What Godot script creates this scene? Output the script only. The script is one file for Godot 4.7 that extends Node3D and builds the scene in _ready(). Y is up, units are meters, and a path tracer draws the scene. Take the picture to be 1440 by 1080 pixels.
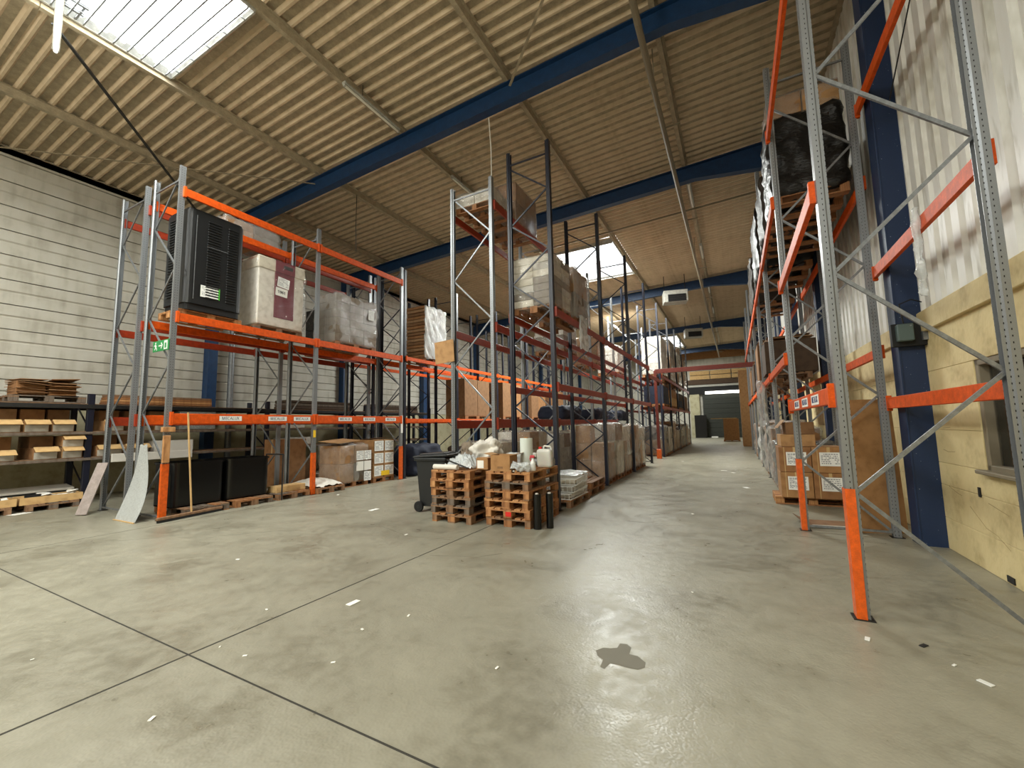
extends Node3D

# ------------------------------------------------------------------ helpers
var M := {}
var cache := {}
var taken := {}
var rng := RandomNumberGenerator.new()
const V0 := Vector3.ZERO

class MB:
	var v := PackedVector3Array()
	var n := PackedVector3Array()
	var t := PackedVector2Array()
	func tri(a: Vector3, b: Vector3, c: Vector3, nn: Vector3, ua := Vector2.ZERO, ub := Vector2.ZERO, uc := Vector2.ZERO) -> void:
		if (b - a).cross(c - a).dot(nn) > 0.0:
			v.append_array([a, c, b]); t.append_array([ua, uc, ub])
		else:
			v.append_array([a, b, c]); t.append_array([ua, ub, uc])
		n.append_array([nn, nn, nn])
	func quad(a: Vector3, b: Vector3, c: Vector3, d: Vector3, nn: Vector3, ua := Vector2.ZERO, ub := Vector2.ZERO, uc := Vector2.ZERO, ud := Vector2.ZERO) -> void:
		tri(a, b, c, nn, ua, ub, uc)
		tri(a, c, d, nn, ua, uc, ud)
	func box(c: Vector3, s: Vector3, bas := Basis()) -> void:
		var h := s / 2.0
		for ax in 3:
			var bx := (ax + 1) % 3
			var cx := (ax + 2) % 3
			for sg in [-1.0, 1.0]:
				var p := []
				for q in [[-1, -1], [1, -1], [1, 1], [-1, 1]]:
					var w := Vector3.ZERO
					w[ax] = sg * h[ax]; w[bx] = q[0] * h[bx]; w[cx] = q[1] * h[cx]
					p.append(w)
				var nn := Vector3.ZERO
				nn[ax] = sg
				quad(c + bas * p[0], c + bas * p[1], c + bas * p[2], c + bas * p[3], bas * nn, Vector2(0, 0), Vector2(s[bx], 0), Vector2(s[bx], s[cx]), Vector2(0, s[cx]))
	func bar(a: Vector3, b: Vector3, w: float, h: float) -> void:   # square bar between two points
		var d := (b - a).normalized()
		var up := Vector3.UP if absf(d.y) < 0.95 else Vector3.RIGHT
		var x := up.cross(d).normalized()
		box((a + b) / 2.0, Vector3(w, h, a.distance_to(b)), Basis(x, d.cross(x), d))
	func tube(pts: Array, r: float, seg := 8) -> void:
		for i in pts.size() - 1:
			var a: Vector3 = pts[i]
			var b: Vector3 = pts[i + 1]
			var d := (b - a).normalized()
			var up := Vector3.UP if absf(d.y) < 0.95 else Vector3.RIGHT
			var x := up.cross(d).normalized()
			var y := d.cross(x)
			for k in seg:
				var p0 := x * cos(TAU * k / seg) + y * sin(TAU * k / seg)
				var p1 := x * cos(TAU * (k + 1) / seg) + y * sin(TAU * (k + 1) / seg)
				tri(a + p0 * r, b + p0 * r, b + p1 * r, (p0 + p1).normalized())
				tri(a + p0 * r, b + p1 * r, a + p1 * r, (p0 + p1).normalized())
				tri(a, a + p0 * r, a + p1 * r, -d)
				tri(b, b + p0 * r, b + p1 * r, d)
	func done() -> ArrayMesh:
		var arr := []
		arr.resize(Mesh.ARRAY_MAX)
		arr[Mesh.ARRAY_VERTEX] = v; arr[Mesh.ARRAY_NORMAL] = n; arr[Mesh.ARRAY_TEX_UV] = t
		var m := ArrayMesh.new()
		m.add_surface_from_arrays(Mesh.PRIMITIVE_TRIANGLES, arr)
		return m

func V(x: float, y: float, z: float) -> Vector3:
	return Vector3(x, y, z)

func cube(s: Vector3, bev := 0.0) -> ArrayMesh:      # box with chamfered edges, cached by size
	var key := "c%.3f_%.3f_%.3f_%.3f" % [s.x, s.y, s.z, bev]
	if cache.has(key):
		return cache[key]
	var m := MB.new()
	if bev <= 0.0:
		m.box(V0, s)
	else:
		var h := s / 2.0
		var P := func(ax: int, sg: Vector3) -> Vector3:
			var w := Vector3.ZERO
			for k in 3:
				w[k] = sg[k] * (h[k] if k == ax else h[k] - bev)
			return w
		for ax in 3:
			var bx := (ax + 1) % 3
			var cx := (ax + 2) % 3
			for sg in [-1.0, 1.0]:
				var q := []
				for e in [[-1, -1], [1, -1], [1, 1], [-1, 1]]:
					var w := Vector3.ZERO
					w[ax] = sg; w[bx] = e[0]; w[cx] = e[1]
					q.append(P.call(ax, w))
				var nn := Vector3.ZERO
				nn[ax] = sg
				m.quad(q[0], q[1], q[2], q[3], nn, Vector2(0, 0), Vector2(s[bx], 0), Vector2(s[bx], s[cx]), Vector2(0, s[cx]))
			for s1 in [-1.0, 1.0]:
				for s2 in [-1.0, 1.0]:
					var w0 := Vector3.ZERO
					w0[ax] = s1; w0[bx] = s2; w0[cx] = -1
					var w1 := w0
					w1[cx] = 1
					var nn := Vector3.ZERO
					nn[ax] = s1; nn[bx] = s2
					m.quad(P.call(ax, w0), P.call(ax, w1), P.call(bx, w1), P.call(bx, w0), nn.normalized())
		for a in [-1.0, 1.0]:
			for b in [-1.0, 1.0]:
				for c in [-1.0, 1.0]:
					var w := Vector3(a, b, c)
					m.tri(P.call(0, w), P.call(1, w), P.call(2, w), w.normalized())
	cache[key] = m.done()
	return cache[key]

func extrude(poly: PackedVector2Array, length: float, axis := "y", closed := true, caps := true) -> ArrayMesh:
	# poly (p, q): axis y -> (q, t, p); axis z -> (p, q, t); axis x -> (t, q, p); runs from 0 to length
	var f := func(p: Vector2, tt: float) -> Vector3:
		if axis == "y":
			return Vector3(p.y, tt, p.x)
		if axis == "z":
			return Vector3(p.x, p.y, tt)
		return Vector3(tt, p.y, p.x)
	var m := MB.new()
	var per := 0.0
	var cw := Geometry2D.is_polygon_clockwise(poly) if closed else false
	for i in (poly.size() if closed else poly.size() - 1):
		var a := poly[i]
		var b := poly[(i + 1) % poly.size()]
		var e := (b - a)
		var l := e.length()
		var n2 := Vector2(e.y, -e.x).normalized()
		if cw:
			n2 = -n2
		var nn: Vector3 = f.call(n2, 0.0)
		m.quad(f.call(a, 0.0), f.call(b, 0.0), f.call(b, length), f.call(a, length), nn.normalized(), Vector2(per, 0), Vector2(per + l, 0), Vector2(per + l, length), Vector2(per, length))
		per += l
	if closed and caps:
		var ix := Geometry2D.triangulate_polygon(poly)
		var dn: Vector3 = f.call(Vector2.ZERO, 1.0)
		for k in range(0, ix.size(), 3):
			m.tri(f.call(poly[ix[k]], 0.0), f.call(poly[ix[k + 1]], 0.0), f.call(poly[ix[k + 2]], 0.0), -dn)
			m.tri(f.call(poly[ix[k]], length), f.call(poly[ix[k + 1]], length), f.call(poly[ix[k + 2]], length), dn)
	return m.done()

func lathe(prof: Array, seg := 20) -> ArrayMesh:     # prof: [r, y] pairs
	var m := MB.new()
	for i in prof.size() - 1:
		var a: Vector2 = Vector2(prof[i][0], prof[i][1])
		var b: Vector2 = Vector2(prof[i + 1][0], prof[i + 1][1])
		var nr := Vector2(b.y - a.y, -(b.x - a.x)).normalized()
		for k in seg:
			var t0 := TAU * k / seg
			var t1 := TAU * (k + 1) / seg
			var tm := (t0 + t1) / 2.0
			m.quad(V(a.x * cos(t0), a.y, a.x * sin(t0)), V(b.x * cos(t0), b.y, b.x * sin(t0)), V(b.x * cos(t1), b.y, b.x * sin(t1)), V(a.x * cos(t1), a.y, a.x * sin(t1)), V(nr.x * cos(tm), nr.y, nr.x * sin(tm)).normalized())
	return m.done()

func lump(s: Vector3, amp: float, freq: float, sd: int, div := 10, rounding := 0.06, top := true) -> ArrayMesh:   # soft rounded box with an uneven skin, base at y 0
	var key := "l%.2f_%.2f_%.2f_%.3f_%.2f_%d_%d" % [s.x, s.y, s.z, amp, freq, sd, div]
	if cache.has(key):
		return cache[key]
	var ns := FastNoiseLite.new()
	ns.seed = sd; ns.frequency = freq; ns.fractal_octaves = 3
	var st := SurfaceTool.new()
	st.begin(Mesh.PRIMITIVE_TRIANGLES)
	st.set_smooth_group(0)
	var h := s / 2.0
	var base := 0
	for ax in 3:
		var bx := (ax + 1) % 3
		var cx := (ax + 2) % 3
		for sg in [-1.0, 1.0]:
			if ax == 1 and sg > 0 and not top:
				continue
			for i in div + 1:
				for j in div + 1:
					var p := Vector3.ZERO
					p[ax] = sg * h[ax]
					p[bx] = (2.0 * i / div - 1.0) * h[bx]
					p[cx] = (2.0 * j / div - 1.0) * h[cx]
					var inner := p.clamp(-h + Vector3.ONE * rounding, h - Vector3.ONE * rounding)
					var d := (p - inner)
					p = inner + d.normalized() * minf(d.length(), rounding)
					var out := d.normalized()
					p += out * amp * ns.get_noise_3d(p.x * 10, p.y * 10, p.z * 10)
					st.set_uv(Vector2(float(i) / div, float(j) / div))
					st.add_vertex(p + Vector3(0, h.y, 0))
			for i in div:
				for j in div:
					var a := base + i * (div + 1) + j
					var b := a + div + 1
					var q := [a, b, b + 1, a, b + 1, a + 1] if sg < 0 else [a, b + 1, b, a, a + 1, b + 1]
					for k in q:
						st.add_index(k)
			base += (div + 1) * (div + 1)
	st.generate_normals()
	cache[key] = st.commit()
	return cache[key]

func sheet(w: float, d: float, fn: Callable, div := 14, thick := 0.004) -> ArrayMesh:     # a thin crumpled sheet, height from fn(u, v), with a back face
	var st := SurfaceTool.new()
	st.begin(Mesh.PRIMITIVE_TRIANGLES)
	st.set_smooth_group(0)
	for side in 2:
		for i in div + 1:
			for j in div + 1:
				var u := float(i) / div
				var v := float(j) / div
				var p: Vector3 = fn.call(u, v)
				st.set_uv(Vector2(u, v))
				st.add_vertex(V((u - 0.5) * w, 0, (v - 0.5) * d) + p - V(0, thick * side, 0))
		var o := side * (div + 1) * (div + 1)
		for i in div:
			for j in div:
				var a := o + i * (div + 1) + j
				var b := a + div + 1
				for k in ([a, b, b + 1, a, b + 1, a + 1] if side == 0 else [a, b + 1, b, a, a + 1, b + 1]):
					st.add_index(k)
	st.generate_normals()
	return st.commit()

func named(called: String) -> String:
	taken[called] = taken.get(called, -1) + 1
	return called if taken[called] == 0 else "%s_%03d" % [called, taken[called]]

func thing(called: String, label: String, category: String, at := V0, turn := 0.0, group := "") -> Node3D:
	var o := Node3D.new()
	o.name = named(called)
	add_child(o, true)
	o.position = at
	o.rotation.y = turn
	o.set_meta("label", label)
	o.set_meta("category", category)
	if group:
		o.set_meta("group", group)
	return o

func part(parent: Node, called: String, mesh: Mesh, m: Material, at := V0, rot := V0) -> MeshInstance3D:
	var o := MeshInstance3D.new()
	o.name = called
	o.mesh = mesh
	o.set_surface_override_material(0, m)
	o.position = at
	o.rotation = rot
	parent.add_child(o, true)
	return o

func solo(called: String, label: String, category: String, mesh: Mesh, m: Material, at := V0, rot := V0, group := "") -> MeshInstance3D:
	var o := part(self, named(called), mesh, m, at, rot)
	o.set_meta("label", label)
	o.set_meta("category", category)
	if group:
		o.set_meta("group", group)
	return o

func structure(called: String, at := V0) -> Node3D:
	var o := Node3D.new()
	o.name = called
	add_child(o, true)
	o.position = at
	o.set_meta("kind", "structure")
	return o

# ------------------------------------------------------------------ materials
func noise_bytes(size: int, freq: float, oct: int, sd: int, type := FastNoiseLite.TYPE_SIMPLEX_SMOOTH, sx := 1, sy := 1) -> PackedByteArray:
	var ns := FastNoiseLite.new()
	ns.noise_type = type
	ns.seed = sd
	ns.frequency = freq
	ns.fractal_octaves = oct
	var im := ns.get_seamless_image(size / sx, size / sy)
	im.convert(Image.FORMAT_L8)
	if sx > 1 or sy > 1:
		im.resize(size, size, Image.INTERPOLATE_CUBIC)
	return im.get_data()

func ramp_tex(size: int, data: PackedByteArray, stops: Array) -> ImageTexture:       # stops: [position, Color]
	var lut := PackedByteArray()
	for i in 256:
		var x := i / 255.0
		var c: Color = stops[-1][1]
		for k in stops.size() - 1:
			if x <= stops[k + 1][0]:
				c = stops[k][1].lerp(stops[k + 1][1], clampf((x - stops[k][0]) / (stops[k + 1][0] - stops[k][0]), 0, 1))
				break
		lut.append_array([int(c.r * 255), int(c.g * 255), int(c.b * 255)])
	var out := PackedByteArray()
	out.resize(size * size * 3)
	for i in size * size:
		var k := data[i] * 3
		out[i * 3] = lut[k]; out[i * 3 + 1] = lut[k + 1]; out[i * 3 + 2] = lut[k + 2]
	return ImageTexture.create_from_image(Image.create_from_data(size, size, false, Image.FORMAT_RGB8, out))

func mix_bytes(a: PackedByteArray, b: PackedByteArray, k: float) -> PackedByteArray:
	var o := PackedByteArray()
	o.resize(a.size())
	for i in a.size():
		o[i] = int(a[i] * (1.0 - k) + b[i] * k)
	return o

func normal_tex(size: int, data: PackedByteArray, strength: float) -> ImageTexture:
	var im := Image.create_from_data(size, size, false, Image.FORMAT_L8, data)
	im.convert(Image.FORMAT_RGBA8)
	im.bump_map_to_normal_map(strength)
	return ImageTexture.create_from_image(im)

func mat(col: Color, rough := 0.7, metal := 0.0, tex: Texture2D = null, tri_scale = null) -> StandardMaterial3D:
	var m := StandardMaterial3D.new()
	m.albedo_color = col
	m.roughness = rough
	m.metallic = metal
	if tex:
		m.albedo_texture = tex
	if tri_scale != null:
		m.uv1_triplanar = true
		m.uv1_scale = tri_scale if tri_scale is Vector3 else Vector3.ONE * tri_scale
	return m

func grey_tex(size: int, data: PackedByteArray, lo: float, hi: float) -> ImageTexture:
	return ramp_tex(size, data, [[0.0, Color(lo, lo, lo)], [1.0, Color(hi, hi, hi)]])

func print_tex(sd: int, lines: int, ink: Color, band := Color(0, 0, 0, 0)) -> ImageTexture:        # a sheet of paper with printed lines
	var im := Image.create(128, 96, false, Image.FORMAT_RGB8)
	im.fill(Color(0.9, 0.9, 0.88))
	var r := RandomNumberGenerator.new()
	r.seed = sd
	for k in lines:
		var y := int(10 + k * 78.0 / lines)
		var x := 10
		while x < 112:
			var w := r.randi_range(4, 16)
			if r.randf() < 0.8:
				im.fill_rect(Rect2i(x, y, mini(w, 116 - x), maxi(2, int(36.0 / lines))), ink)
			x += w + 4
	if band.a > 0:
		im.fill_rect(Rect2i(118, 0, 10, 96), band)
	return ImageTexture.create_from_image(im)

func make_materials() -> void:
	var n1 := noise_bytes(512, 0.012, 5, 11)
	var n2 := noise_bytes(512, 0.06, 4, 23)
	var n3 := noise_bytes(512, 0.2, 3, 37)
	var soft := mix_bytes(n1, n2, 0.4)
	var grain := noise_bytes(512, 0.03, 4, 5, FastNoiseLite.TYPE_SIMPLEX_SMOOTH, 1, 16)
	var streak := noise_bytes(512, 0.03, 4, 71, FastNoiseLite.TYPE_SIMPLEX_SMOOTH, 1, 8)
	var wrinkle := noise_bytes(512, 0.016, 4, 99)
	for i in wrinkle.size():
		wrinkle[i] = 255 - mini(255, absi(wrinkle[i] - 128) * 4)
	var mottled := grey_tex(512, soft, 0.72, 1.0)
	var fine := grey_tex(512, n3, 0.8, 1.0)
	M.film_normal = normal_tex(512, mix_bytes(wrinkle, n1, 0.35), 5.0)
	M.soft_normal = normal_tex(512, soft, 3.0)

	# steel
	var im := Image.create(128, 128, false, Image.FORMAT_RGB8)
	for y in 128:
		for x in 128:
			var g := 0.78 + 0.22 * n2[(y * 3 % 512) * 512 + x * 3] / 255.0
			im.set_pixel(x, y, Color(g, g, g))
	for y in [26, 90]:
		for x in [36, 86]:
			im.fill_rect(Rect2i(x, y, 8, 18), Color(0.1, 0.1, 0.1))
	var holes := ImageTexture.create_from_image(im)
	var post := func(c: Color, rough: float, metal: float) -> StandardMaterial3D:
		var m := mat(c, rough, metal, holes)
		m.uv1_scale = Vector3(10, 10, 1)
		return m
	M.galv_post = post.call(Color(0.6, 0.61, 0.62), 0.4, 0.55)
	M.navy_post = post.call(Color(0.085, 0.1, 0.17), 0.4, 0.0)
	M.galv = mat(Color(0.58, 0.59, 0.6), 0.4, 0.55, mottled, 1.5)
	M.navy = mat(Color(0.085, 0.1, 0.17), 0.4, 0.0, mottled, 1.5)
	M.orange = mat(Color(0.93, 0.36, 0.05), 0.55, 0.0, mottled, 1.2)
	M.orange.metallic_specular = 0.35
	M.red = mat(Color(0.66, 0.21, 0.07), 0.45, 0.0, mottled, 1.2)
	M.guard = mat(Color(0.94, 0.39, 0.05), 0.45, 0.0, mottled, 2.0)
	M.gate_red = mat(Color(0.42, 0.13, 0.06), 0.5, 0.0, mottled, 1.2)
	M.steel_dark = mat(Color(0.16, 0.155, 0.15), 0.5, 0.3, mottled, 1.0)
	M.blue = mat(Color(0.06, 0.23, 0.4), 0.5, 0.0, mottled, 0.7)
	M.blue_worn = mat(Color.WHITE, 0.5, 0.0, ramp_tex(512, mix_bytes(n2, n1, 0.35), [[0.0, Color(0.75, 0.74, 0.7)], [0.16, Color(0.72, 0.72, 0.7)], [0.175, Color(0.06, 0.155, 0.29)], [1.0, Color(0.055, 0.145, 0.28)]]), 0.9)
	M.purlin = mat(Color(0.72, 0.66, 0.55), 0.7, 0.0, mottled, 0.6)
	M.roof = mat(Color(0.85, 0.775, 0.66), 0.65, 0.0, ramp_tex(512, mix_bytes(n1, streak, 0.4), [[0.0, Color(0.72, 0.7, 0.66)], [0.4, Color(0.9, 0.88, 0.86)], [1.0, Color.WHITE]]), Vector3(0.25, 0.25, 0.25))
	M.roof.uv1_world_triplanar = true
	M.pipe = mat(Color(0.5, 0.46, 0.38), 0.6, 0.1)
	M.white_metal = mat(Color(0.75, 0.74, 0.7), 0.5, 0.0, mottled, 1.0)
	# walls
	M.clad_left = mat(Color(0.73, 0.72, 0.685), 0.6, 0.0, ramp_tex(512, mix_bytes(streak, n1, 0.5), [[0.0, Color(0.78, 0.76, 0.72)], [0.5, Color(0.96, 0.95, 0.93)], [1.0, Color.WHITE]]), 0.22)
	M.clad_left.uv1_world_triplanar = true
	M.clad_right = mat(Color(0.87, 0.865, 0.84), 0.45, 0.0, ramp_tex(512, mix_bytes(n2, n1, 0.7), [[0.0, Color(0.66, 0.63, 0.58)], [0.33, Color(0.88, 0.87, 0.84)], [0.45, Color(0.97, 0.965, 0.955)], [1.0, Color.WHITE]]), Vector3(0.5, 0.1, 0.5))
	M.clad_right.uv1_world_triplanar = true
	var cream := Color(0.86, 0.79, 0.6)
	M.cream = mat(cream, 0.75, 0.0, ramp_tex(512, mix_bytes(n1, n2, 0.3), [[0.0, Color(0.78, 0.75, 0.7)], [0.3, Color(0.91, 0.9, 0.875)], [0.5, Color(0.97, 0.965, 0.95)], [1.0, Color.WHITE]]), 0.3)
	M.cream.uv1_world_triplanar = true
	M.cream.normal_enabled = true
	M.cream.normal_texture = M.soft_normal
	M.cream.normal_scale = 0.6
	M.plinth = M.cream.duplicate()
	M.plinth.albedo_color = Color(0.7, 0.675, 0.56)
	M.crack = mat(Color(0.66, 0.58, 0.42), 0.9)
	M.door_dark = mat(Color(0.19, 0.205, 0.175), 0.6, 0.0, mottled, 0.4)
	M.black_wall = mat(Color(0.06, 0.06, 0.06), 0.8)
	M.glass = mat(Color(0.12, 0.13, 0.12, 0.45), 0.08)
	M.glass.transparency = BaseMaterial3D.TRANSPARENCY_ALPHA
	M.glass_dark = mat(Color(0.1, 0.1, 0.095), 0.1)
	# wood, board, paper
	var wood_stops := [[0.0, Color(0.6, 0.52, 0.45)], [0.35, Color(0.85, 0.8, 0.75)], [1.0, Color.WHITE]]
	var wood := ramp_tex(512, mix_bytes(grain, n3, 0.2), wood_stops)
	M.woodz = []
	M.woodx = []
	for c in [Color(0.72, 0.52, 0.33), Color(0.64, 0.45, 0.28), Color(0.78, 0.59, 0.39), Color(0.45, 0.41, 0.37), Color(0.56, 0.44, 0.33)]:
		M.woodz.append(mat(c, 0.75, 0.0, wood, Vector3(2.5, 2.5, 0.6)))
		M.woodx.append(mat(c, 0.75, 0.0, wood, Vector3(0.6, 2.5, 2.5)))
	var board := ramp_tex(512, mix_bytes(n1, n3, 0.3), [[0.0, Color(0.78, 0.75, 0.72)], [0.5, Color(0.95, 0.94, 0.93)], [1.0, Color.WHITE]])
	M.card = []
	for c in [Color(0.66, 0.49, 0.31), Color(0.6, 0.43, 0.27), Color(0.71, 0.55, 0.37), Color(0.52, 0.38, 0.25), Color(0.64, 0.5, 0.36)]:
		M.card.append(mat(c, 0.85, 0.0, board, 0.8))
	M.card_pale = mat(Color(0.8, 0.66, 0.45), 0.85, 0.0, board, 0.8)
	M.card_grey = mat(Color(0.5, 0.45, 0.39), 0.85, 0.0, board, 0.8)
	M.card_dark = mat(Color(0.3, 0.23, 0.17), 0.85, 0.0, board, 0.8)
	M.white_box = [mat(Color(0.86, 0.84, 0.8), 0.6, 0.0, board, 0.8), mat(Color(0.78, 0.76, 0.72), 0.6, 0.0, board, 0.8), mat(Color(0.83, 0.8, 0.73), 0.6, 0.0, board, 0.8)]
	M.tape = mat(Color(0.76, 0.64, 0.45), 0.25)
	M.paper = mat(Color(0.9, 0.89, 0.86), 0.7)
	M.print1 = mat(Color.WHITE, 0.7, 0.0, print_tex(3, 6, Color(0.5, 0.5, 0.52)))
	M.print2 = mat(Color.WHITE, 0.7, 0.0, print_tex(8, 9, Color(0.35, 0.37, 0.42)))
	M.print_green = mat(Color.WHITE, 0.7, 0.0, print_tex(5, 7, Color(0.5, 0.52, 0.5), Color(0.3, 0.8, 0.2)))
	M.black_plastic = mat(Color(0.11, 0.115, 0.12), 0.38, 0.0, fine, 3.0)
	M.bin = mat(Color(0.115, 0.12, 0.12), 0.45, 0.0, fine, 3.0)
	M.rubber = mat(Color(0.03, 0.03, 0.03), 0.7)
	M.maroon = mat(Color(0.4, 0.05, 0.14), 0.4)
	M.green = mat(Color(0.05, 0.5, 0.24), 0.45)
	M.ink = mat(Color(0.05, 0.05, 0.06), 0.6)
	M.ink_blue = mat(Color(0.1, 0.13, 0.35), 0.6)
	M.yellow = mat(Color(0.92, 0.75, 0.1), 0.6)
	M.pink = mat(Color(0.75, 0.25, 0.28), 0.4)
	M.red_tag = mat(Color(0.8, 0.12, 0.08), 0.6)
	M.plastic_white = mat(Color(0.85, 0.85, 0.83), 0.35)
	M.jug = mat(Color(0.86, 0.85, 0.82), 0.35)
	M.jug.subsurf_scatter_enabled = true
	M.jug.subsurf_scatter_strength = 0.3
	M.film = mat(Color(0.86, 0.86, 0.84, 0.13), 0.16)
	M.film.transparency = BaseMaterial3D.TRANSPARENCY_ALPHA
	M.film.normal_enabled = true
	M.film.normal_texture = M.film_normal
	M.film.normal_scale = 1.4
	M.film.uv1_triplanar = true
	M.film.uv1_scale = Vector3(1.1, 2.2, 1.1)
	M.film_clear = M.film.duplicate()
	M.film_clear.albedo_color = Color(0.9, 0.9, 0.88, 0.04)
	M.film_clear.normal_scale = 0.6
	M.film_thick = M.film.duplicate()
	M.film_thick.albedo_color = Color(0.86, 0.86, 0.85, 0.25)
	M.film_sheet = M.film.duplicate()
	M.film_sheet.albedo_color = Color(0.88, 0.9, 0.9, 0.45)
	M.film_dark = mat(Color(0.1, 0.088, 0.078), 0.36)
	M.film_dark.metallic_specular = 0.4
	M.film_dark.normal_enabled = true
	M.film_dark.normal_texture = M.film_normal
	M.film_dark.normal_scale = 0.7
	M.film_dark.uv1_triplanar = true
	M.film_dark.uv1_scale = Vector3(0.4, 2.8, 0.4)
	M.film_brown = M.film_dark.duplicate()
	M.film_brown.albedo_color = Color(0.2, 0.16, 0.125)
	M.film_brown.roughness = 0.5
	M.film_roll = mat(Color(0.82, 0.85, 0.82), 0.3)
	M.sheet_grey = mat(Color(0.62, 0.62, 0.6), 0.35, 0.0, mottled, 1.0)
	M.sheet_grey.normal_enabled = true
	M.sheet_grey.normal_texture = M.film_normal
	M.sheet_grey.normal_scale = 1.0
	M.bubble = M.sheet_grey.duplicate()
	M.bubble.albedo_color = Color(0.8, 0.81, 0.8)
	M.bubble.uv1_scale = Vector3(3, 3, 3)
	M.black_gloss = mat(Color(0.025, 0.026, 0.027), 0.25)
	M.board_pink = mat(Color(0.66, 0.6, 0.57), 0.6, 0.0, mottled, 1.0)
	M.foam = mat(Color(0.82, 0.8, 0.76), 0.8)
	M.blue_cloth = mat(Color(0.07, 0.1, 0.18), 0.8)
	# floor
	var f1 := noise_bytes(1024, 0.004, 5, 41)
	var f2 := noise_bytes(1024, 0.05, 4, 43)
	var f3 := noise_bytes(1024, 0.35, 2, 47)
	var f4 := noise_bytes(1024, 0.012, 4, 53)
	var fm := mix_bytes(mix_bytes(f1, f4, 0.35), mix_bytes(f2, f3, 0.4), 0.4)
	M.floor = mat(Color(0.565, 0.55, 0.49), 1.0, 0.0, ramp_tex(1024, fm, [[0.0, Color(0.68, 0.665, 0.64)], [0.3, Color(0.84, 0.83, 0.81)], [0.48, Color(0.94, 0.935, 0.925)], [0.72, Color(0.99, 0.985, 0.975)], [1.0, Color.WHITE]]), 0.14)
	M.floor.uv1_world_triplanar = true
	M.floor.roughness_texture = grey_tex(1024, mix_bytes(f2, f4, 0.5), 0.2, 0.6)
	M.floor.normal_enabled = true
	M.floor.normal_texture = normal_tex(1024, mix_bytes(f2, f3, 0.5), 1.2)
	M.floor.normal_scale = 0.35
	M.joint = mat(Color(0.2, 0.19, 0.165), 0.95)
	M.floor_crack = mat(Color(0.4, 0.385, 0.34), 0.9)
	M.stain = mat(Color(0.43, 0.415, 0.37), 0.75)
	# lamps, glazing
	M.skylight = mat(Color(0.9, 0.92, 0.95), 0.5)
	M.skylight.emission_enabled = true
	M.skylight.emission = Color(0.97, 0.99, 1.0)
	M.skylight.emission_energy_multiplier = SKY_GLOW
	M.skylight.emission_texture = ramp_tex(512, mix_bytes(streak, n1, 0.45), [[0.0, Color(0.5, 0.42, 0.36)], [0.36, Color(0.62, 0.58, 0.55)], [0.46, Color(0.9, 0.9, 0.9)], [0.55, Color.WHITE], [1.0, Color.WHITE]])
	M.skylight.emission_operator = BaseMaterial3D.EMISSION_OP_MULTIPLY
	M.skylight.uv1_triplanar = true
	M.skylight.uv1_scale = Vector3(0.3, 0.3, 0.3)
	M.tube_on = mat(Color.WHITE, 0.4)
	M.tube_on.emission_enabled = true
	M.tube_on.emission = Color(1.0, 0.98, 0.93)
	M.tube_on.emission_energy_multiplier = 6.0
	M.tube_off = mat(Color(0.86, 0.85, 0.8), 0.3)

const SKY_GLOW := 1.7
const PURLIN_X := [-15.2, -12.62, -9.7, -6.75, -3.8, -0.82, 2.2]
const RAFTER_Z := [8.7, 3.4, -7.31, -12.6, -23.3, -33.9, -44.5]
const BACK_Z := 12.0
const FAR_Z := -48.0
const WALL_L := -15.2
const WALL_R := 2.22

func roof_y(x: float) -> float:          # underside of the purlins, top of the rafters
	return 8.63 + (x + 9.7) * 0.04

func _ready() -> void:
	rng.seed = 7
	# camera
	var cam := Camera3D.new()
	cam.name = "camera"
	cam.fov = 85.22
	cam.near = 0.05
	cam.far = 200.0
	cam.position = V(0, 1.6, 0)
	cam.rotation_degrees = V(5.724, 27.91, -1.15)
	add_child(cam)
	cam.current = true
	# sky, exposure
	var we := WorldEnvironment.new()
	we.name = "world_environment"
	var env := Environment.new()
	env.background_mode = Environment.BG_SKY
	var sky := Sky.new()
	var sm := ProceduralSkyMaterial.new()
	sm.sky_top_color = Color(0.75, 0.8, 0.86)
	sm.sky_horizon_color = Color(0.85, 0.87, 0.88)
	sm.ground_bottom_color = Color(0.4, 0.4, 0.38)
	sm.ground_horizon_color = Color(0.7, 0.7, 0.68)
	sky.sky_material = sm
	env.sky = sky
	env.tonemap_mode = Environment.TONE_MAPPER_LINEAR
	env.tonemap_exposure = 1.1
	env.sdfgi_enabled = true
	env.ssao_enabled = true
	env.ssil_enabled = true
	we.environment = env
	add_child(we)
	# daylight coming in through the rooflights
	for s in skylights():
		var l := AreaLight3D.new()
		l.name = "rooflight_daylight"
		l.area_size = Vector2(s.x1 - s.x0 - 0.1, s.z1 - s.z0 - 0.1)
		l.light_energy = s.e
		l.light_color = Color(0.985, 1.0, 0.975)
		l.shadow_enabled = true
		l.area_range = 60.0
		l.position = V((s.x0 + s.x1) / 2.0, roof_y(s.x0) + 0.1, (s.z0 + s.z1) / 2.0)
		l.rotation_degrees = V(-90, 0, 0)
		add_child(l, true)
	make_materials()
	build_floor()
	build_roof()
	build_walls()
	build_racks()
	build_left()
	build_middle()
	build_right()
	build_far()
	build_ceiling_things()
	build_floor_litter()

func skylights() -> Array:
	return [
		{"x0": -9.6, "x1": -6.8, "z0": -3.7, "z1": 0.6, "e": 88.0},
		{"x0": -6.65, "x1": -3.88, "z0": -20.2, "z1": -16.2, "e": 220.0},
		{"x0": -6.65, "x1": -3.88, "z0": -43.0, "z1": -37.0, "e": 120.0},
		{"x0": -3.7, "x1": -0.9, "z0": 4.2, "z1": 8.2, "e": 90.0},
		{"x0": -9.6, "x1": -6.8, "z0": 5.0, "z1": 8.6, "e": 70.0},
	]

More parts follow.
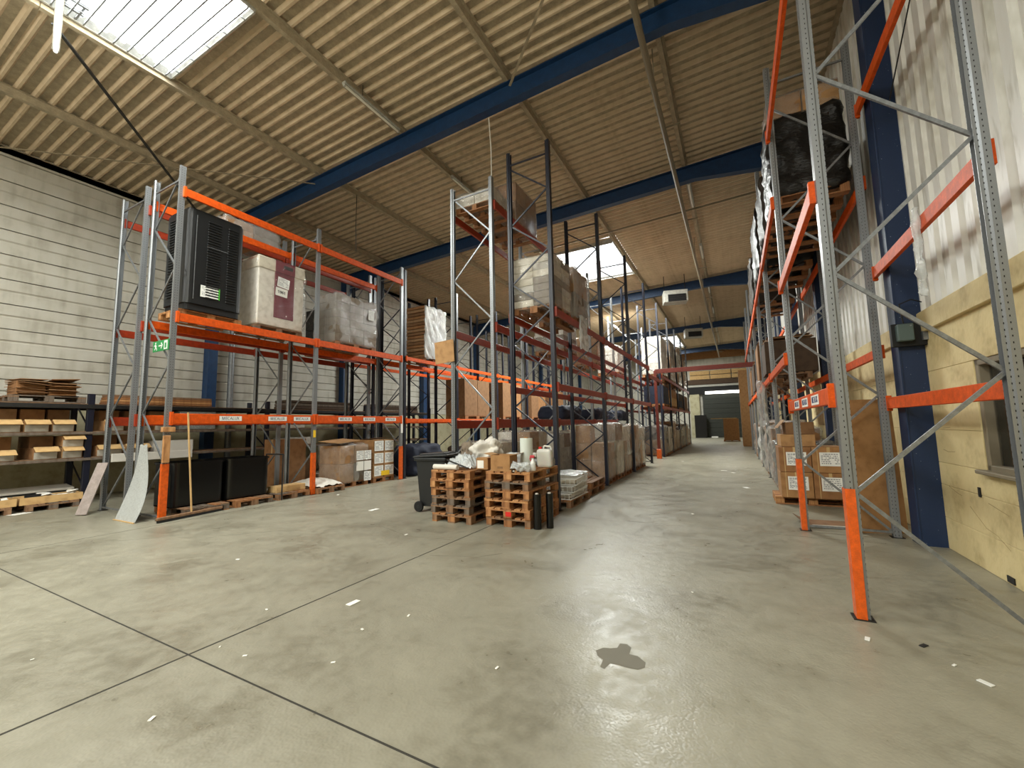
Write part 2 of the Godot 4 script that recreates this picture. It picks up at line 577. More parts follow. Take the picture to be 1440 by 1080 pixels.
# ------------------------------------------------------------------ the building
func build_floor() -> void:
	var f := structure("floor")
	part(f, "joint_bed", cube(V(19, 0.06, 62)), M.joint, V(-6.5, -0.0315, -18))
	var xs := [-15.6, -9.0, -3.6, 2.6]
	var zs := [12.2, 3.7, -1.71, -7.12, -12.5, -17.9, -23.3, -28.7, -34.1, -39.5, -48.4]
	for i in 3:
		for k in zs.size() - 1:
			var w: float = xs[i + 1] - xs[i] - 0.022
			var d: float = zs[k] - zs[k + 1] - (0.015 if k < 3 else 0.006)
			part(f, "slab", cube(V(w, 0.2, d)), M.floor, V((xs[i] + xs[i + 1]) / 2.0, -0.1, (zs[k] + zs[k + 1]) / 2.0))

	for q in [[[-9.6, -2.0], [-8.7, -2.5], [-7.9, -3.3], [-7.2, -3.6], [-6.6, -4.3], [-6.3, -4.4]], [[-5.9, -5.0], [-5.2, -5.2], [-4.4, -4.9], [-3.7, -5.0]], [[-3.5, -4.3], [-2.9, -4.5], [-2.7, -4.75]], [[-8.9, -5.4], [-8.0, -6.2], [-7.4, -7.05]]]:
		var m := MB.new()
		for k in q.size() - 1:
			m.bar(V(q[k][0], 0, q[k][1]), V(q[k + 1][0], 0, q[k + 1][1]), 0.007, 0.002)
		part(f, "crack", m.done(), M.floor_crack)

func corrugated(l0: float, l1: float, pitch: float, low: float, slope: float, depth: float) -> PackedVector2Array:
	var p := PackedVector2Array()
	var a := l0
	while a < l1 - 0.001:
		for q in [[0.0, 0.0], [low, 0.0], [low + slope, depth], [pitch - slope, depth]]:
			p.append(Vector2(minf(a + q[0], l1), q[1]))
		a += pitch
	p.append(Vector2(l1, 0.0))
	return p

func build_roof() -> void:
	var c := structure("ceiling")
	var zcuts := [12.2, 8.7, 3.4, -1.9, -7.31, -12.6, -18.0, -23.3, -28.6, -33.9, -39.2, -44.5, -48.2]
	for i in PURLIN_X.size() - 1:
		var x0: float = PURLIN_X[i]
		var x1: float = PURLIN_X[i + 1]
		var tilt := atan(0.04)
		for k in zcuts.size() - 1:
			var spans := [[zcuts[k + 1], zcuts[k]]]
			for s in skylights():
				if s.x0 > x0 - 0.05 and s.x1 < x1 + 0.05:
					var cut := []
					for q in spans:
						if s.z1 <= q[0] or s.z0 >= q[1]:
							cut.append(q)
						else:
							if q[0] < s.z0:
								cut.append([q[0], s.z0])
							if q[1] > s.z1:
								cut.append([s.z1, q[1]])
					spans = cut
			for q in spans:
				var l: float = q[1] - q[0]
				if l < 0.02:
					continue
				var mesh := extrude(corrugated(0, l, 0.25, 0.04, 0.04, 0.06), (x1 - x0) / cos(tilt), "x", false)
				part(c, "roof_sheet", mesh, M.roof, V(x0, roof_y(x0) + 0.16, q[0]), V(0, 0, tilt))
				part(c, "roof_deck", cube(V((x1 - x0) / cos(tilt), 0.08, l)), M.purlin, V((x0 + x1) / 2.0, roof_y((x0 + x1) / 2.0) + 0.26, (q[0] + q[1]) / 2.0), V(0, 0, tilt))
	var z_prof := PackedVector2Array([Vector2(-0.065, 0), Vector2(0.03, 0), Vector2(0.03, 0.155), Vector2(0.08, 0.155), Vector2(0.08, 0.16), Vector2(0.022, 0.16), Vector2(0.022, 0.008), Vector2(-0.065, 0.008)])
	for x in PURLIN_X:
		for k in zcuts.size() - 1:
			part(c, "purlin", extrude(z_prof, zcuts[k] - zcuts[k + 1] - 0.01, "z"), M.purlin, V(x, roof_y(x), zcuts[k + 1]))
	# blue rafters, I section, haunched towards the columns
	for z in RAFTER_Z:
		var r := Node3D.new()
		r.name = "rafter"
		c.add_child(r, true)
		r.position = V(0, 0, z)
		var a := V(WALL_L + 0.1, roof_y(WALL_L + 0.1), 0)
		var b := V(2.0, roof_y(2.0), 0)
		var d := (b - a).normalized()
		var nrm := V(-d.y, d.x, 0)
		var web := MB.new()
		var fl := MB.new()
		var lf := MB.new()
		fl.bar(a - nrm * 0.01, b - nrm * 0.01, 0.2, 0.02)
		var pts := [[0.0, 0.85], [2.6, 0.43], [a.distance_to(b) - 2.6, 0.43], [a.distance_to(b), 0.85]]
		for k in 3:
			var p0: Vector3 = a + d * pts[k][0]
			var p1: Vector3 = a + d * pts[k + 1][0]
			var h0: float = pts[k][1]
			var h1: float = pts[k + 1][1]
			for s in [-0.006, 0.006]:
				web.quad(p0 + V(0, 0, s), p1 + V(0, 0, s), p1 - nrm * h1 + V(0, 0, s), p0 - nrm * h0 + V(0, 0, s), V(0, 0, signf(s)))
			lf.bar(p0 - nrm * h0, p1 - nrm * h1, 0.2, 0.022)
		part(r, "web", web.done(), M.blue)
		part(r, "top_flange", fl.done(), M.blue)
		part(r, "bottom_flange", lf.done(), M.blue)
	# wind bracing under the purlins
	for q in [[V(-9.6, 8.42, -2.05), V(-15.0, 8.22, -7.2), 0], [V(-15.0, 8.22, -2.05), V(-9.95, 8.45, -7.25), 1], [V(-3.7, 8.66, -7.15), V(1.9, 8.85, -1.8), 1], [V(-3.7, 8.66, -1.8), V(1.9, 8.85, -7.1), 1]]:
		var m := MB.new()
		m.bar(q[0], q[1], 0.05, 0.008 if q[2] == 1 else 0.03)
		part(c, "wind_brace", m.done(), M.purlin if q[2] == 1 else M.steel_dark)
	# rooflights
	var idx := 0
	for s in skylights():
		idx += 1
		var w := structure("window_%d" % idx)
		var y := roof_y(s.x0) + 0.2
		var cx: float = (s.x0 + s.x1) / 2.0
		var cz: float = (s.z0 + s.z1) / 2.0
		var wx: float = s.x1 - s.x0
		var wz: float = s.z1 - s.z0
		var strips := 4
		for k in strips:
			var z0: float = s.z0 + wz * k / strips
			part(w, "pane", extrude(corrugated(0, wz / strips - 0.004, 0.25, 0.04, 0.04, 0.06), wx + 0.1, "x", false), M.skylight, V(s.x0 - 0.05, y, z0))
		part(w, "lid", cube(V(wx + 0.3, 0.02, wz + 0.2)), M.skylight, V(cx, y + 0.12, cz))
		for e in [-1, 1]:
			part(w, "kerb", cube(V(0.04, 0.2, wz)), M.white_metal, V(cx + e * (wx / 2.0 + 0.03), y - 0.02, cz))
			part(w, "kerb", cube(V(wx, 0.2, 0.03)), M.white_metal, V(cx, y - 0.02, cz + e * (wz / 2.0 + 0.01)))
		if idx == 1:
			# safety mesh below the panes, and a folded piece of grating lying on it
			var nb := int(wz / 0.2)
			for k in nb:
				part(w, "mesh_rod", cube(V(wx, 0.02, 0.02)), M.galv, V(cx, y - 0.12, s.z0 + 0.1 + k * 0.2))
			for k in 5:
				part(w, "mesh_rod", cube(V(0.014, 0.014, wz)), M.galv, V(s.x0 + 0.3 + k * 0.56, y - 0.13, cz))
			for k in 2:
				part(w, "grating_bar", cube(V(0.05, 0.03, 1.7)), M.galv, V(s.x0 + 0.18 + k * 0.22, y - 0.09, s.z0 + 2.2))
			for k in 9:
				part(w, "grating_bar", cube(V(0.42, 0.03, 0.03)), M.galv, V(s.x0 + 0.2, y - 0.09, s.z0 + 1.4 + k * 0.2))

func build_walls() -> void:
	# right wall: painted block courses, ledge, ribbed sheet above
	var w := structure("wall_right")
	var win := [-6.05, -4.75, 1.05, 2.18]     # opening for the window: z0, z1, y0, y1
	var y := 0.0
	var courses := [0.38, 0.4, 0.27, 0.4, 0.38, 0.35, 0.54]
	for h in courses:
		var y1: float = y + h
		var spans := [[FAR_Z, BACK_Z]]
		if y1 > win[2] + 0.01 and y < win[3] - 0.01:
			spans = [[FAR_Z, win[0]], [win[1], BACK_Z]]
		for s in spans:
			part(w, "wall_course", cube(V(0.3, h - 0.003, s[1] - s[0]), 0.004), M.cream, V(WALL_R + 0.15, (y + y1) / 2.0, (s[0] + s[1]) / 2.0))
		y = y1
	part(w, "mortar_core", cube(V(0.2, 2.7, absf(FAR_Z - win[0]))), M.crack, V(WALL_R + 0.2, 1.36, (FAR_Z + win[0]) / 2.0))
	part(w, "ledge", cube(V(0.38, 0.26, BACK_Z - FAR_Z), 0.008), M.cream, V(WALL_R + 0.14, 2.815, (BACK_Z + FAR_Z) / 2.0))
	var zc := [BACK_Z, 3.4, -1.9, -7.31, -12.6, -17.9, -23.3, -28.6, -33.9, -39.2, FAR_Z]
	for k in zc.size() - 1:
		part(w, "ribbed_sheet", extrude(corrugated(zc[k + 1], zc[k], 0.3, 0.16, 0.035, 0.05), 6.5, "y", false), M.clad_right, V(WALL_R, 2.93, 0))
	part(w, "outer_skin", cube(V(0.1, 6.6, BACK_Z - FAR_Z)), M.purlin, V(WALL_R + 0.2, 6.2, (BACK_Z + FAR_Z) / 2.0))
	for q in [[[0, 1.21], [0.12, 1.19], [0.3, 1.2]], [[0.02, 0.78], [0.2, 0.73], [0.33, 0.71]], [[0.5, 0.62], [0.8, 0.45], [1.0, 0.42], [1.2, 0.33]], [[0.9, 0.72], [1.25, 0.66]], [[0.05, 1.47], [0.25, 1.48]]]:
		var m := MB.new()
		for k in q.size() - 1:
			m.bar(V(WALL_R, q[k][1], -7.0 + q[k][0]), V(WALL_R, q[k + 1][1], -7.0 + q[k + 1][0]), 0.004, 0.006)
		part(w, "crack", m.done(), M.crack)
	part(w, "drain_slot", cube(V(0.02, 0.1, 0.045)), M.ink, V(WALL_R, 0.81, -6.24))
	part(w, "drain_slot", cube(V(0.02, 0.06, 0.12)), M.ink, V(WALL_R, 0.05, -5.85))
	part(w, "flashing_strip", cube(V(0.03, 5.9, 0.14)), M.white_metal, V(WALL_R - 0.05, 5.9, -7.62))
	var wl := structure("wall_left")
	part(wl, "plinth", cube(V(0.3, 2.35, BACK_Z - FAR_Z), 0.01), M.plinth, V(WALL_L - 0.15, 1.175, (BACK_Z + FAR_Z) / 2.0))
	var hy := 2.35
	var prof := PackedVector2Array([Vector2(-0.2, 0), Vector2(0.03, 0), Vector2(0.03, 0.26), Vector2(0.0, 0.275), Vector2(0.0, 0.3), Vector2(0.03, 0.33), Vector2(0.03, 0.57), Vector2(-0.03, 0.598), Vector2(-0.2, 0.598)])
	while hy < 8.6:
		for k in zc.size() - 1:
			part(wl, "liner_tray", extrude(prof, zc[k] - zc[k + 1] - 0.006, "z"), M.clad_left, V(WALL_L, hy, zc[k + 1]))
		hy += 0.6
	for z in RAFTER_Z + [-17.9, -28.6, -39.2]:
		for side in 2:
			var col := Node3D.new()
			col.name = "column"
			(w if side == 0 else wl).add_child(col, true)
			col.position = V(WALL_R - 0.12 if side == 0 else WALL_L + 0.2, 0, z)
			var mm: Material = M.blue_worn if side == 0 else M.blue
			part(col, "web", cube(V(0.25, 8.9 if side == 0 else 8.3, 0.16)), mm, V(0, 4.45 if side == 0 else 4.15, 0.05))
			for e in [-1, 1]:
				part(col, "flange", cube(V(0.02, 8.9 if side == 0 else 8.3, 0.28), 0.003), mm, V(e * 0.135, 4.45 if side == 0 else 4.15, 0))
	var dp := solo("downpipe", "grey round downpipe beside the blue column on the ribbed wall", "pipe", lathe([[0, 0], [0.09, 0], [0.09, 8.2], [0, 8.2]], 16), M.galv, V(WALL_L + 0.2, 0, -7.95))
	dp.set_meta("kind", "thing")
	part(wl, "warning_sign", cube(V(0.01, 0.3, 0.3), 0.004), M.red_tag, V(WALL_L + 0.36, 2.55, -12.6))
	part(wl, "warning_mark", cube(V(0.012, 0.12, 0.12), 0.004), M.paper, V(WALL_L + 0.362, 2.53, -12.6))
	# behind the camera
	var wb := structure("wall_back")
	part(wb, "masonry", cube(V(18.2, 9.6, 0.3)), M.clad_left, V(-6.5, 4.6, BACK_Z + 0.15))
	# far wall with a big dark sliding door
	var wf := structure("wall_far")
	part(wf, "masonry", cube(V(18.2, 9.6, 0.3)), M.clad_left, V(-6.5, 4.6, FAR_Z - 0.15))
	part(wf, "dark_band", cube(V(6.0, 0.85, 0.3)), M.black_wall, V(-1.3, 4.9, FAR_Z + 0.2))
	part(wf, "pale_rail", cube(V(6.0, 0.2, 0.36)), M.white_metal, V(-1.3, 5.35, FAR_Z + 0.2))
	part(wf, "brown_band", cube(V(6.0, 0.5, 0.3)), M.card_dark, V(-1.3, 5.75, FAR_Z + 0.2))
	for k in 3:
		for j in 2:
			part(wf, "yellow_panel", cube(V(1.9, 0.42, 0.1), 0.02), M.card_pale, V(-3.0 + k * 1.98, 6.25 + j * 0.48, FAR_Z + 0.15))
	part(wf, "timber_band", cube(V(7.0, 0.7, 0.2)), M.card[1], V(-1.4, 8.55, FAR_Z + 0.2))
	part(wf, "side_pillar", cube(V(0.9, 4.5, 0.3)), M.plinth, V(-3.6, 2.25, FAR_Z + 0.2))
	var d := structure("door_1")
	for k in 9:
		part(d, "door_panel", cube(V(3.9, 0.485, 0.08), 0.012), M.door_dark, V(-0.9, 0.26 + k * 0.49, FAR_Z + 0.2))
	# window in the right wall
	var wn := structure("window_6")
	var wz: float = (win[0] + win[1]) / 2.0
	var wy: float = (win[2] + win[3]) / 2.0
	for e in [-1, 1]:
		part(wn, "frame_rail", cube(V(0.1, 0.06, win[1] - win[0]), 0.006), M.pipe, V(WALL_R + 0.06, wy + e * 0.535, wz))
		part(wn, "frame_stile", cube(V(0.1, 1.13, 0.07), 0.006), M.pipe, V(WALL_R + 0.06, wy, wz + e * 0.615))
	part(wn, "sill", cube(V(0.16, 0.04, 1.36), 0.008), M.pipe, V(WALL_R + 0.0, win[2] - 0.01, wz))
	part(wn, "pane", cube(V(0.008, 1.02, 1.18)), M.glass, V(WALL_R + 0.09, wy, wz))
	part(wn, "room_behind", cube(V(0.05, 1.3, 1.5)), M.card_dark, V(WALL_R + 0.7, wy, wz))
	for e in [-1, 1]:
		part(wn, "room_side", cube(V(0.6, 1.3, 0.05)), M.card_dark, V(WALL_R + 0.45, wy, wz + e * 0.72))
		part(wn, "room_side", cube(V(0.6, 0.05, 1.5)), M.card_dark, V(WALL_R + 0.45, wy + e * 0.62, wz))
	part(wn, "counter_behind", cube(V(0.3, 0.12, 1.2)), M.paper, V(WALL_R + 0.5, 1.35, wz))

# ------------------------------------------------------------------ racking
func post_mesh(h: float) -> ArrayMesh:
	var key := "post%.2f" % h
	if not cache.has(key):
		var half := [Vector2(0.05, 0), Vector2(0.05, 0.05), Vector2(0.034, 0.062), Vector2(0.034, 0.085), Vector2(0.03, 0.085), Vector2(0.03, 0.06), Vector2(0.046, 0.048), Vector2(0.046, 0.004)]
		var p := PackedVector2Array([Vector2(-0.05, 0)])
		for q in half:
			p.append(q)
		for k in range(half.size() - 1, 0, -1):
			p.append(Vector2(-half[k].x, half[k].y))
		for k in p.size():
			p[k].y = -p[k].y
		cache[key] = extrude(p, h, "y")
	return cache[key]

func rack(called: String, label: String, xf: float, xb: float, zs: Array, bays: Array, H: float, pm: Material, brm: Material, bm: Material, bh := 0.14, guards := [], o := {}) -> Node3D:
	var r := thing(called, label, "rack", V(xf, 0, zs[0]), 0.0, o.get("group", ""))
	var sg := signf(xf - xb)
	var depth := absf(xf - xb)
	for i in zs.size():
		var f := Node3D.new()
		f.name = "upright_frame"
		r.add_child(f, true)
		f.position = V(0, 0, zs[i] - zs[0])
		var hh: float = o.heights[i] if o.has("heights") else H
		for s in 2:
			var x := 0.0 if s == 0 else -sg * depth
			var turn := 0.0 if (sg > 0) == (s == 0) else PI
			part(f, "post", post_mesh(hh), pm, V(x, 0.008, 0), V(0, turn, 0))
			part(f, "foot_plate", cube(V(0.14, 0.008, 0.13)), M.steel_dark, V(x - sg * 0.04 * (1 if s == 0 else -1), 0.004, 0))
		var y0: float = o.get("y0", 0.08)
		var step: float = o.get("step", 0.95)
		var k := 0
		while y0 + step < hh - 0.1:
			var low_front: bool = (k + int(o.get("flip", 0))) % 2 == 0
			brace(f, V(-sg * 0.07, y0 if low_front else y0 + step, 0), V(-sg * (depth - 0.07), y0 + step if low_front else y0, 0), brm)
			y0 += step
			k += 1
		if not (o.get("open_end", false) and i == 0):
			brace(f, V(-sg * 0.07, 0.07, 0.024), V(-sg * (depth - 0.07), 0.07, 0.024), brm)
		brace(f, V(-sg * 0.07, hh - 0.28, 0.024), V(-sg * (depth - 0.07), hh - 0.28, 0.024), brm)
		if i < guards.size() and guards[i]:
			part(f, "post_guard", extrude(PackedVector2Array([Vector2(-0.056, 0.008), Vector2(0.056, 0.008), Vector2(0.056, -0.06), Vector2(0.052, -0.06), Vector2(0.052, 0.004), Vector2(-0.052, 0.004), Vector2(-0.052, -0.06), Vector2(-0.056, -0.06)]), 1.02, "y"), M.guard, V(0, 0.009, 0), V(0, 0.0 if sg > 0 else PI, 0))
	for i in bays.size():
		var z0: float = zs[i] - zs[0] - 0.05
		var z1: float = zs[i + 1] - zs[0] + 0.05
		var l := absf(z1 - z0)
		for lev in bays[i]:
			var y: float = lev if not lev is Array else lev[0]
			var h: float = bh if not lev is Array else lev[1]
			for s in 2:
				var x := -sg * 0.0 if s == 0 else -sg * depth
				var b := part(r, "beam", cube(V(0.05, h, l), 0.005), bm, V(x + sg * (0.012 if s == 0 else -0.012), y - h / 2.0, (z0 + z1) / 2.0))
				for e in [-1, 1]:
					part(b, "connector", cube(V(0.062, h + 0.06, 0.05), 0.004), bm, V(sg * (0.004 if s == 0 else -0.004), 0, e * (l / 2.0 + 0.012)))
	return r

func brace(f: Node3D, a: Vector3, b: Vector3, m: Material) -> void:
	var l := snappedf(a.distance_to(b), 0.01)
	part(f, "brace", cube(V(l, 0.03, 0.022)), m, (a + b) / 2.0, V(0, 0, atan2(b.y - a.y, b.x - a.x)))

func beam_stickers(r: Node3D, x: float, y: float, list: Array, sg: float) -> void:
	for z in list:
		var s := part(r, "beam_sticker", cube(V(0.002, 0.1, 0.44)), M.paper, V(x, y, z) - r.position)
		var tm := TextMesh.new()
		tm.text = "MECALUX"
		tm.font = SystemFont.new()
		tm.font.font_names = PackedStringArray(["Droid Sans"])
		tm.font_size = 9
		tm.pixel_size = 0.0088
		tm.depth = 0.002
		part(s, "lettering", tm, M.ink_blue, V(sg * 0.002, 0, 0), V(0, PI / 2 * sg, 0))

func build_racks() -> void:
	var L := [[1.96, 0.19], [3.9, 0.16], [6.43, 0.16]]
	var zl := [-3.9, -7.0, -10.12]
	var a := rack("pallet_rack", "galvanised rack with orange beams and a green sign on its end post", -9.36, -10.46, zl, [L, L], 6.87, M.galv_post, M.galv, M.orange, 0.16, [true, true, true], {"group": "double row by the ribbed wall", "flip": 1, "y0": 0.09})
	beam_stickers(a, -9.318, 1.87, [-4.98, -6.0, -6.62, -7.9, -8.75, -9.6], 1.0)
	rack("pallet_rack", "galvanised rack with red beams back to back behind the one with the green sign", -10.8, -11.95, zl, [L, L], 6.87, M.galv_post, M.galv, M.red, 0.16, [], {"group": "double row by the ribbed wall", "flip": 1, "y0": 0.09})
	var zl2 := [-10.32, -13.25, -16.35, -19.45, -22.5, -25.6]
	var L2 := [[1.9, 0.12], [3.93, 0.12]]
	rack("pallet_rack", "dark blue rack with orange beams carrying the tall stack of brown slats", -9.4, -10.5, zl2, [L2, L2, L2, L2, L2], 6.85, M.navy_post, M.navy, M.orange, 0.12, [], {"group": "dark blue rows behind the galvanised double row", "step": 0.7})
	rack("pallet_rack", "dark blue rack with orange beams deep behind the tall stack of brown slats", -10.8, -11.9, zl2, [L2, L2, L2, L2, L2], 6.85, M.navy_post, M.navy, M.orange, 0.12, [], {"group": "dark blue rows behind the galvanised double row", "step": 0.7})
	# middle double row: navy towards the aisle, galvanised behind
	var zn := [-7.5, -10.95, -14.3, -17.6, -20.9, -24.3, -27.6, -31.0, -34.4]
	var N := [[2.4, 0.13], [3.9, 0.14]]
	rack("pallet_rack", "tall dark blue rack with red beams beside the pallet of white wire baskets", -3.0, -3.98, zn, [N, N, N, [[3.6, 0.14]], N, N, N, N], 7.42, M.navy_post, M.navy, M.red, 0.14, [], {"y0": 0.07, "step": 0.635})
	var S := [[1.75, 0.19], [3.77, 0.16], [6.5, 0.16]]
	rack("pallet_rack", "tall galvanised rack with red beams and a bare cardboard piece tied to it", -4.36, -5.46, zn, [S, [[1.75, 0.16], [3.77, 0.16]], [[1.75, 0.16], [3.77, 0.16]], [[3.77, 0.16]], [[3.77, 0.16]], N, N, N], 7.05, M.galv_post, M.galv, M.red, 0.16, [], {"y0": 0.01, "step": 0.97})
	# right row
	var zr := [-4.44, -7.55, -10.75, -14.0, -17.3, -20.6, -23.9, -27.2]
	var R1 := [[1.88, 0.15], [3.72, 0.15], [6.2, 0.15]]
	var R2 := [[2.6, 0.13], [5.12, 0.15]]
	var r := rack("pallet_rack", "galvanised rack with orange beams standing along the cream wall and blue columns", 0.77, 1.87, zr, [R1, R2, R2, R2, R2, R2, R2], 7.3, M.galv_post, M.galv, M.orange, 0.15, [true, true], {"flip": 1, "y0": 0.06, "step": 0.935, "open_end": true, "heights": [7.6, 7.3, 7.3, 7.3, 7.3, 7.3, 7.3, 7.3, 7.3, 7.3]})
	beam_stickers(r, 0.73, 1.8, [-5.2, -5.9, -6.6], -1.0)
	part(a, "white_placard", cube(V(0.004, 0.55, 0.09)), M.print1, V(0.012, 1.72, zl[2] - zl[0]))
	part(a, "yellow_sticker", cube(V(0.004, 0.18, 0.07)), M.yellow, V(0.004, 1.5, zl[1] - zl[0]))
	# red gate across the aisle
	var gt := thing("aisle_gate", "red steel portal bridging the aisle with one orange foot", "gate", V(-3.0, 0, -19.9))
	part(gt, "post", cube(V(0.12, 4.0, 0.1), 0.006), M.gate_red, V(-0.1, 2.0, 0))
	part(gt, "post_guard", cube(V(0.2, 0.42, 0.18), 0.01), M.guard, V(-0.1, 0.21, 0))
	part(gt, "cross_beam", cube(V(4.1, 0.2, 0.08), 0.006), M.gate_red, V(1.95, 3.95, 0))
	part(gt, "post", cube(V(0.1, 4.0, 0.1), 0.006), M.gate_red, V(3.98, 2.0, 0))

# ------------------------------------------------------------------ goods
func pallet_pieces(p: Node, wood: Array) -> void:     # 0.8 wide in x, 1.2 long in z
	for q in [[-0.3275, 0.145], [-0.18, 0.1], [0.0, 0.145], [0.18, 0.1], [0.3275, 0.145]]:
		part(p, "deck_board", cube(V(q[1], 0.022, 1.2), 0.002), M.woodz[wood[rng.randi() % wood.size()]], V(q[0], 0.133, 0))
	for z in [-0.5275, 0.0, 0.5275]:
		part(p, "cross_board", cube(V(0.8, 0.022, 0.145), 0.002), M.woodx[wood[rng.randi() % wood.size()]], V(0, 0.111, z))
		for q in [[-0.35, 0.1], [0.0, 0.145], [0.35, 0.1]]:
			part(p, "block", cube(V(q[1], 0.078, 0.145), 0.003), M.woodx[wood[rng.randi() % wood.size()]], V(q[0], 0.061, z))
	for q in [[-0.35, 0.1], [0.0, 0.145], [0.35, 0.1]]:
		part(p, "bottom_board", cube(V(q[1], 0.022, 1.2), 0.002), M.woodz[wood[rng.randi() % wood.size()]], V(q[0], 0.011, 0))

func pallet(label: String, at: Vector3, turn := 0.0, wood := [0, 1, 2], group := "") -> Node3D:
	var p := thing("wooden_pallet", label, "pallet", at, turn, group)
	pallet_pieces(p, wood)
	return p

func pallet_block() -> ArrayMesh:      # the pieces of one pallet joined, for those under wrapped goods far away
	if not cache.has("pallet"):
		var m := MB.new()
		for q in [[-0.3275, 0.145], [-0.18, 0.1], [0.0, 0.145], [0.18, 0.1], [0.3275, 0.145]]:
			m.box(V(q[0], 0.133, 0), V(q[1], 0.022, 1.2))
		for z in [-0.5275, 0.0, 0.5275]:
			m.box(V(0, 0.111, z), V(0.8, 0.022, 0.145))
			for q in [[-0.35, 0.1], [0.0, 0.145], [0.35, 0.1]]:
				m.box(V(q[0], 0.061, z), V(q[1], 0.078, 0.145))
		for q in [[-0.35, 0.1], [0.0, 0.145], [0.35, 0.1]]:
			m.box(V(q[0], 0.011, 0), V(q[1], 0.022, 1.2))
		cache["pallet"] = m.done()
	return cache["pallet"]

func carton_parts(p: Node, s: Vector3, m: Material, tape := true, at := V0) -> MeshInstance3D:
	var b := part(p, "carton", cube(s, 0.006), m, at + V(0, s.y / 2.0, 0))
	if tape:
		part(b, "tape", cube(V(0.05, 0.002, s.z + 0.003)), M.tape, V(0, s.y / 2.0, 0))
		for e in [-1, 1]:
			part(b, "tape", cube(V(0.05, s.y * 0.3, 0.002)), M.tape, V(0, s.y * 0.35, e * s.z / 2.0))
	return b

# goods on a pallet under stretch film; s is the goods' size, film and pallet are bound to them
func wrapped(label: String, at: Vector3, s: Vector3, grid: Array, mats: Array, group := "", o := {}) -> Node3D:
	var p := thing(o.get("called", "wrapped_pallet_load"), label, "pallet load", at, o.get("turn", 0.0), group)
	var y := 0.0
	if o.get("pallet", true):
		y = 0.144
		var pl := part(p, "pallet", pallet_block(), M.woodx[o.get("wood", 1)])
		if s.x > 0.95:
			pl.rotation.y = PI / 2
			pl.scale = V(s.z / 0.8 if s.z > 0.8 else 1.0, 1, s.x / 1.2)
		else:
			pl.scale = V(s.x / 0.8, 1, s.z / 1.2)
	var c := V(s.x / grid[0], s.y / grid[1], s.z / grid[2])
	for i in grid[0]:
		for j in grid[1]:
			for k in grid[2]:
				if i > 0 and i < grid[0] - 1 and k > 0 and k < grid[2] - 1 and j < grid[1] - 1:
					continue
				if o.get("ragged", 0.0) > 0.0 and j == grid[1] - 1 and rng.randf() < o.ragged:
					continue
				var jit := V(rng.randf_range(-0.01, 0.01), 0, rng.randf_range(-0.01, 0.01))
				part(p, "carton", cube(V(c.x - 0.012, c.y - 0.006, c.z - 0.012), 0.006), mats[rng.randi() % mats.size()], V((i + 0.5) * c.x - s.x / 2.0, y + (j + 0.5) * c.y, (k + 0.5) * c.z - s.z / 2.0) + jit, V(0, rng.randf_range(-0.02, 0.02), 0))
	if o.get("film", true):
		var fs := V(s.x + 0.05, s.y + 0.02 + (0.05 if y > 0 else 0.0), s.z + 0.05)
		part(p, "stretch_film", lump(fs, o.get("amp", 0.05), 0.25, o.get("seed", 3), 14, 0.05), o.get("film_mat", M.film), V(0, y - 0.05 if y > 0 else 0.0, 0))
	return p

func paper_on(p: Node, at: Vector3, w: float, h: float, dir: String, m: Material, called := "paper_label", rot := 0.0) -> MeshInstance3D:
	# a sheet of paper on a face that looks towards dir
	var mesh: ArrayMesh
	var key := "paper%.3f_%.3f" % [w, h]
	if not cache.has(key):
		var q := MB.new()
		q.quad(V(-w / 2, h / 2, 0.001), V(w / 2, h / 2, 0.001), V(w / 2, -h / 2, 0.001), V(-w / 2, -h / 2, 0.001), V(0, 0, 1), Vector2(0, 0), Vector2(1, 0), Vector2(1, 1), Vector2(0, 1))
		q.box(V(0, 0, -0.0005), V(w, h, 0.002))
		cache[key] = q.done()
	mesh = cache[key]
	var turn: float = {"z": 0.0, "x": PI / 2, "-x": -PI / 2, "-z": PI}[dir]
	return part(p, called, mesh, m, at, V(0, turn, rot))

func text_on(p: Node, txt: String, at: Vector3, h: float, dir: String, m: Material) -> void:
	var tm := TextMesh.new()
	tm.text = txt
	tm.font = SystemFont.new()
	tm.font.font_names = PackedStringArray(["Droid Sans"])
	tm.font.font_weight = 700
	tm.font_size = 16
	tm.pixel_size = h / 12.0
	tm.depth = 0.003
	part(p, "lettering", tm, m, at, V(0, {"z": 0.0, "x": PI / 2, "-x": -PI / 2}[dir], 0))

const ORD := ["first", "second", "third", "fourth", "fifth", "sixth", "seventh", "eighth", "ninth", "tenth", "eleventh", "twelfth"]

func rounded_rect(w: float, d: float, r: float, seg := 4) -> PackedVector2Array:
	var p := PackedVector2Array()
	for c in [[1, 1, 0.0], [-1, 1, PI / 2], [-1, -1, PI], [1, -1, PI * 1.5]]:
		for k in seg + 1:
			var a: float = c[2] + PI / 2 * k / seg
			p.append(Vector2(c[0] * (w / 2 - r) + r * cos(a), c[1] * (d / 2 - r) + r * sin(a)))
	return p

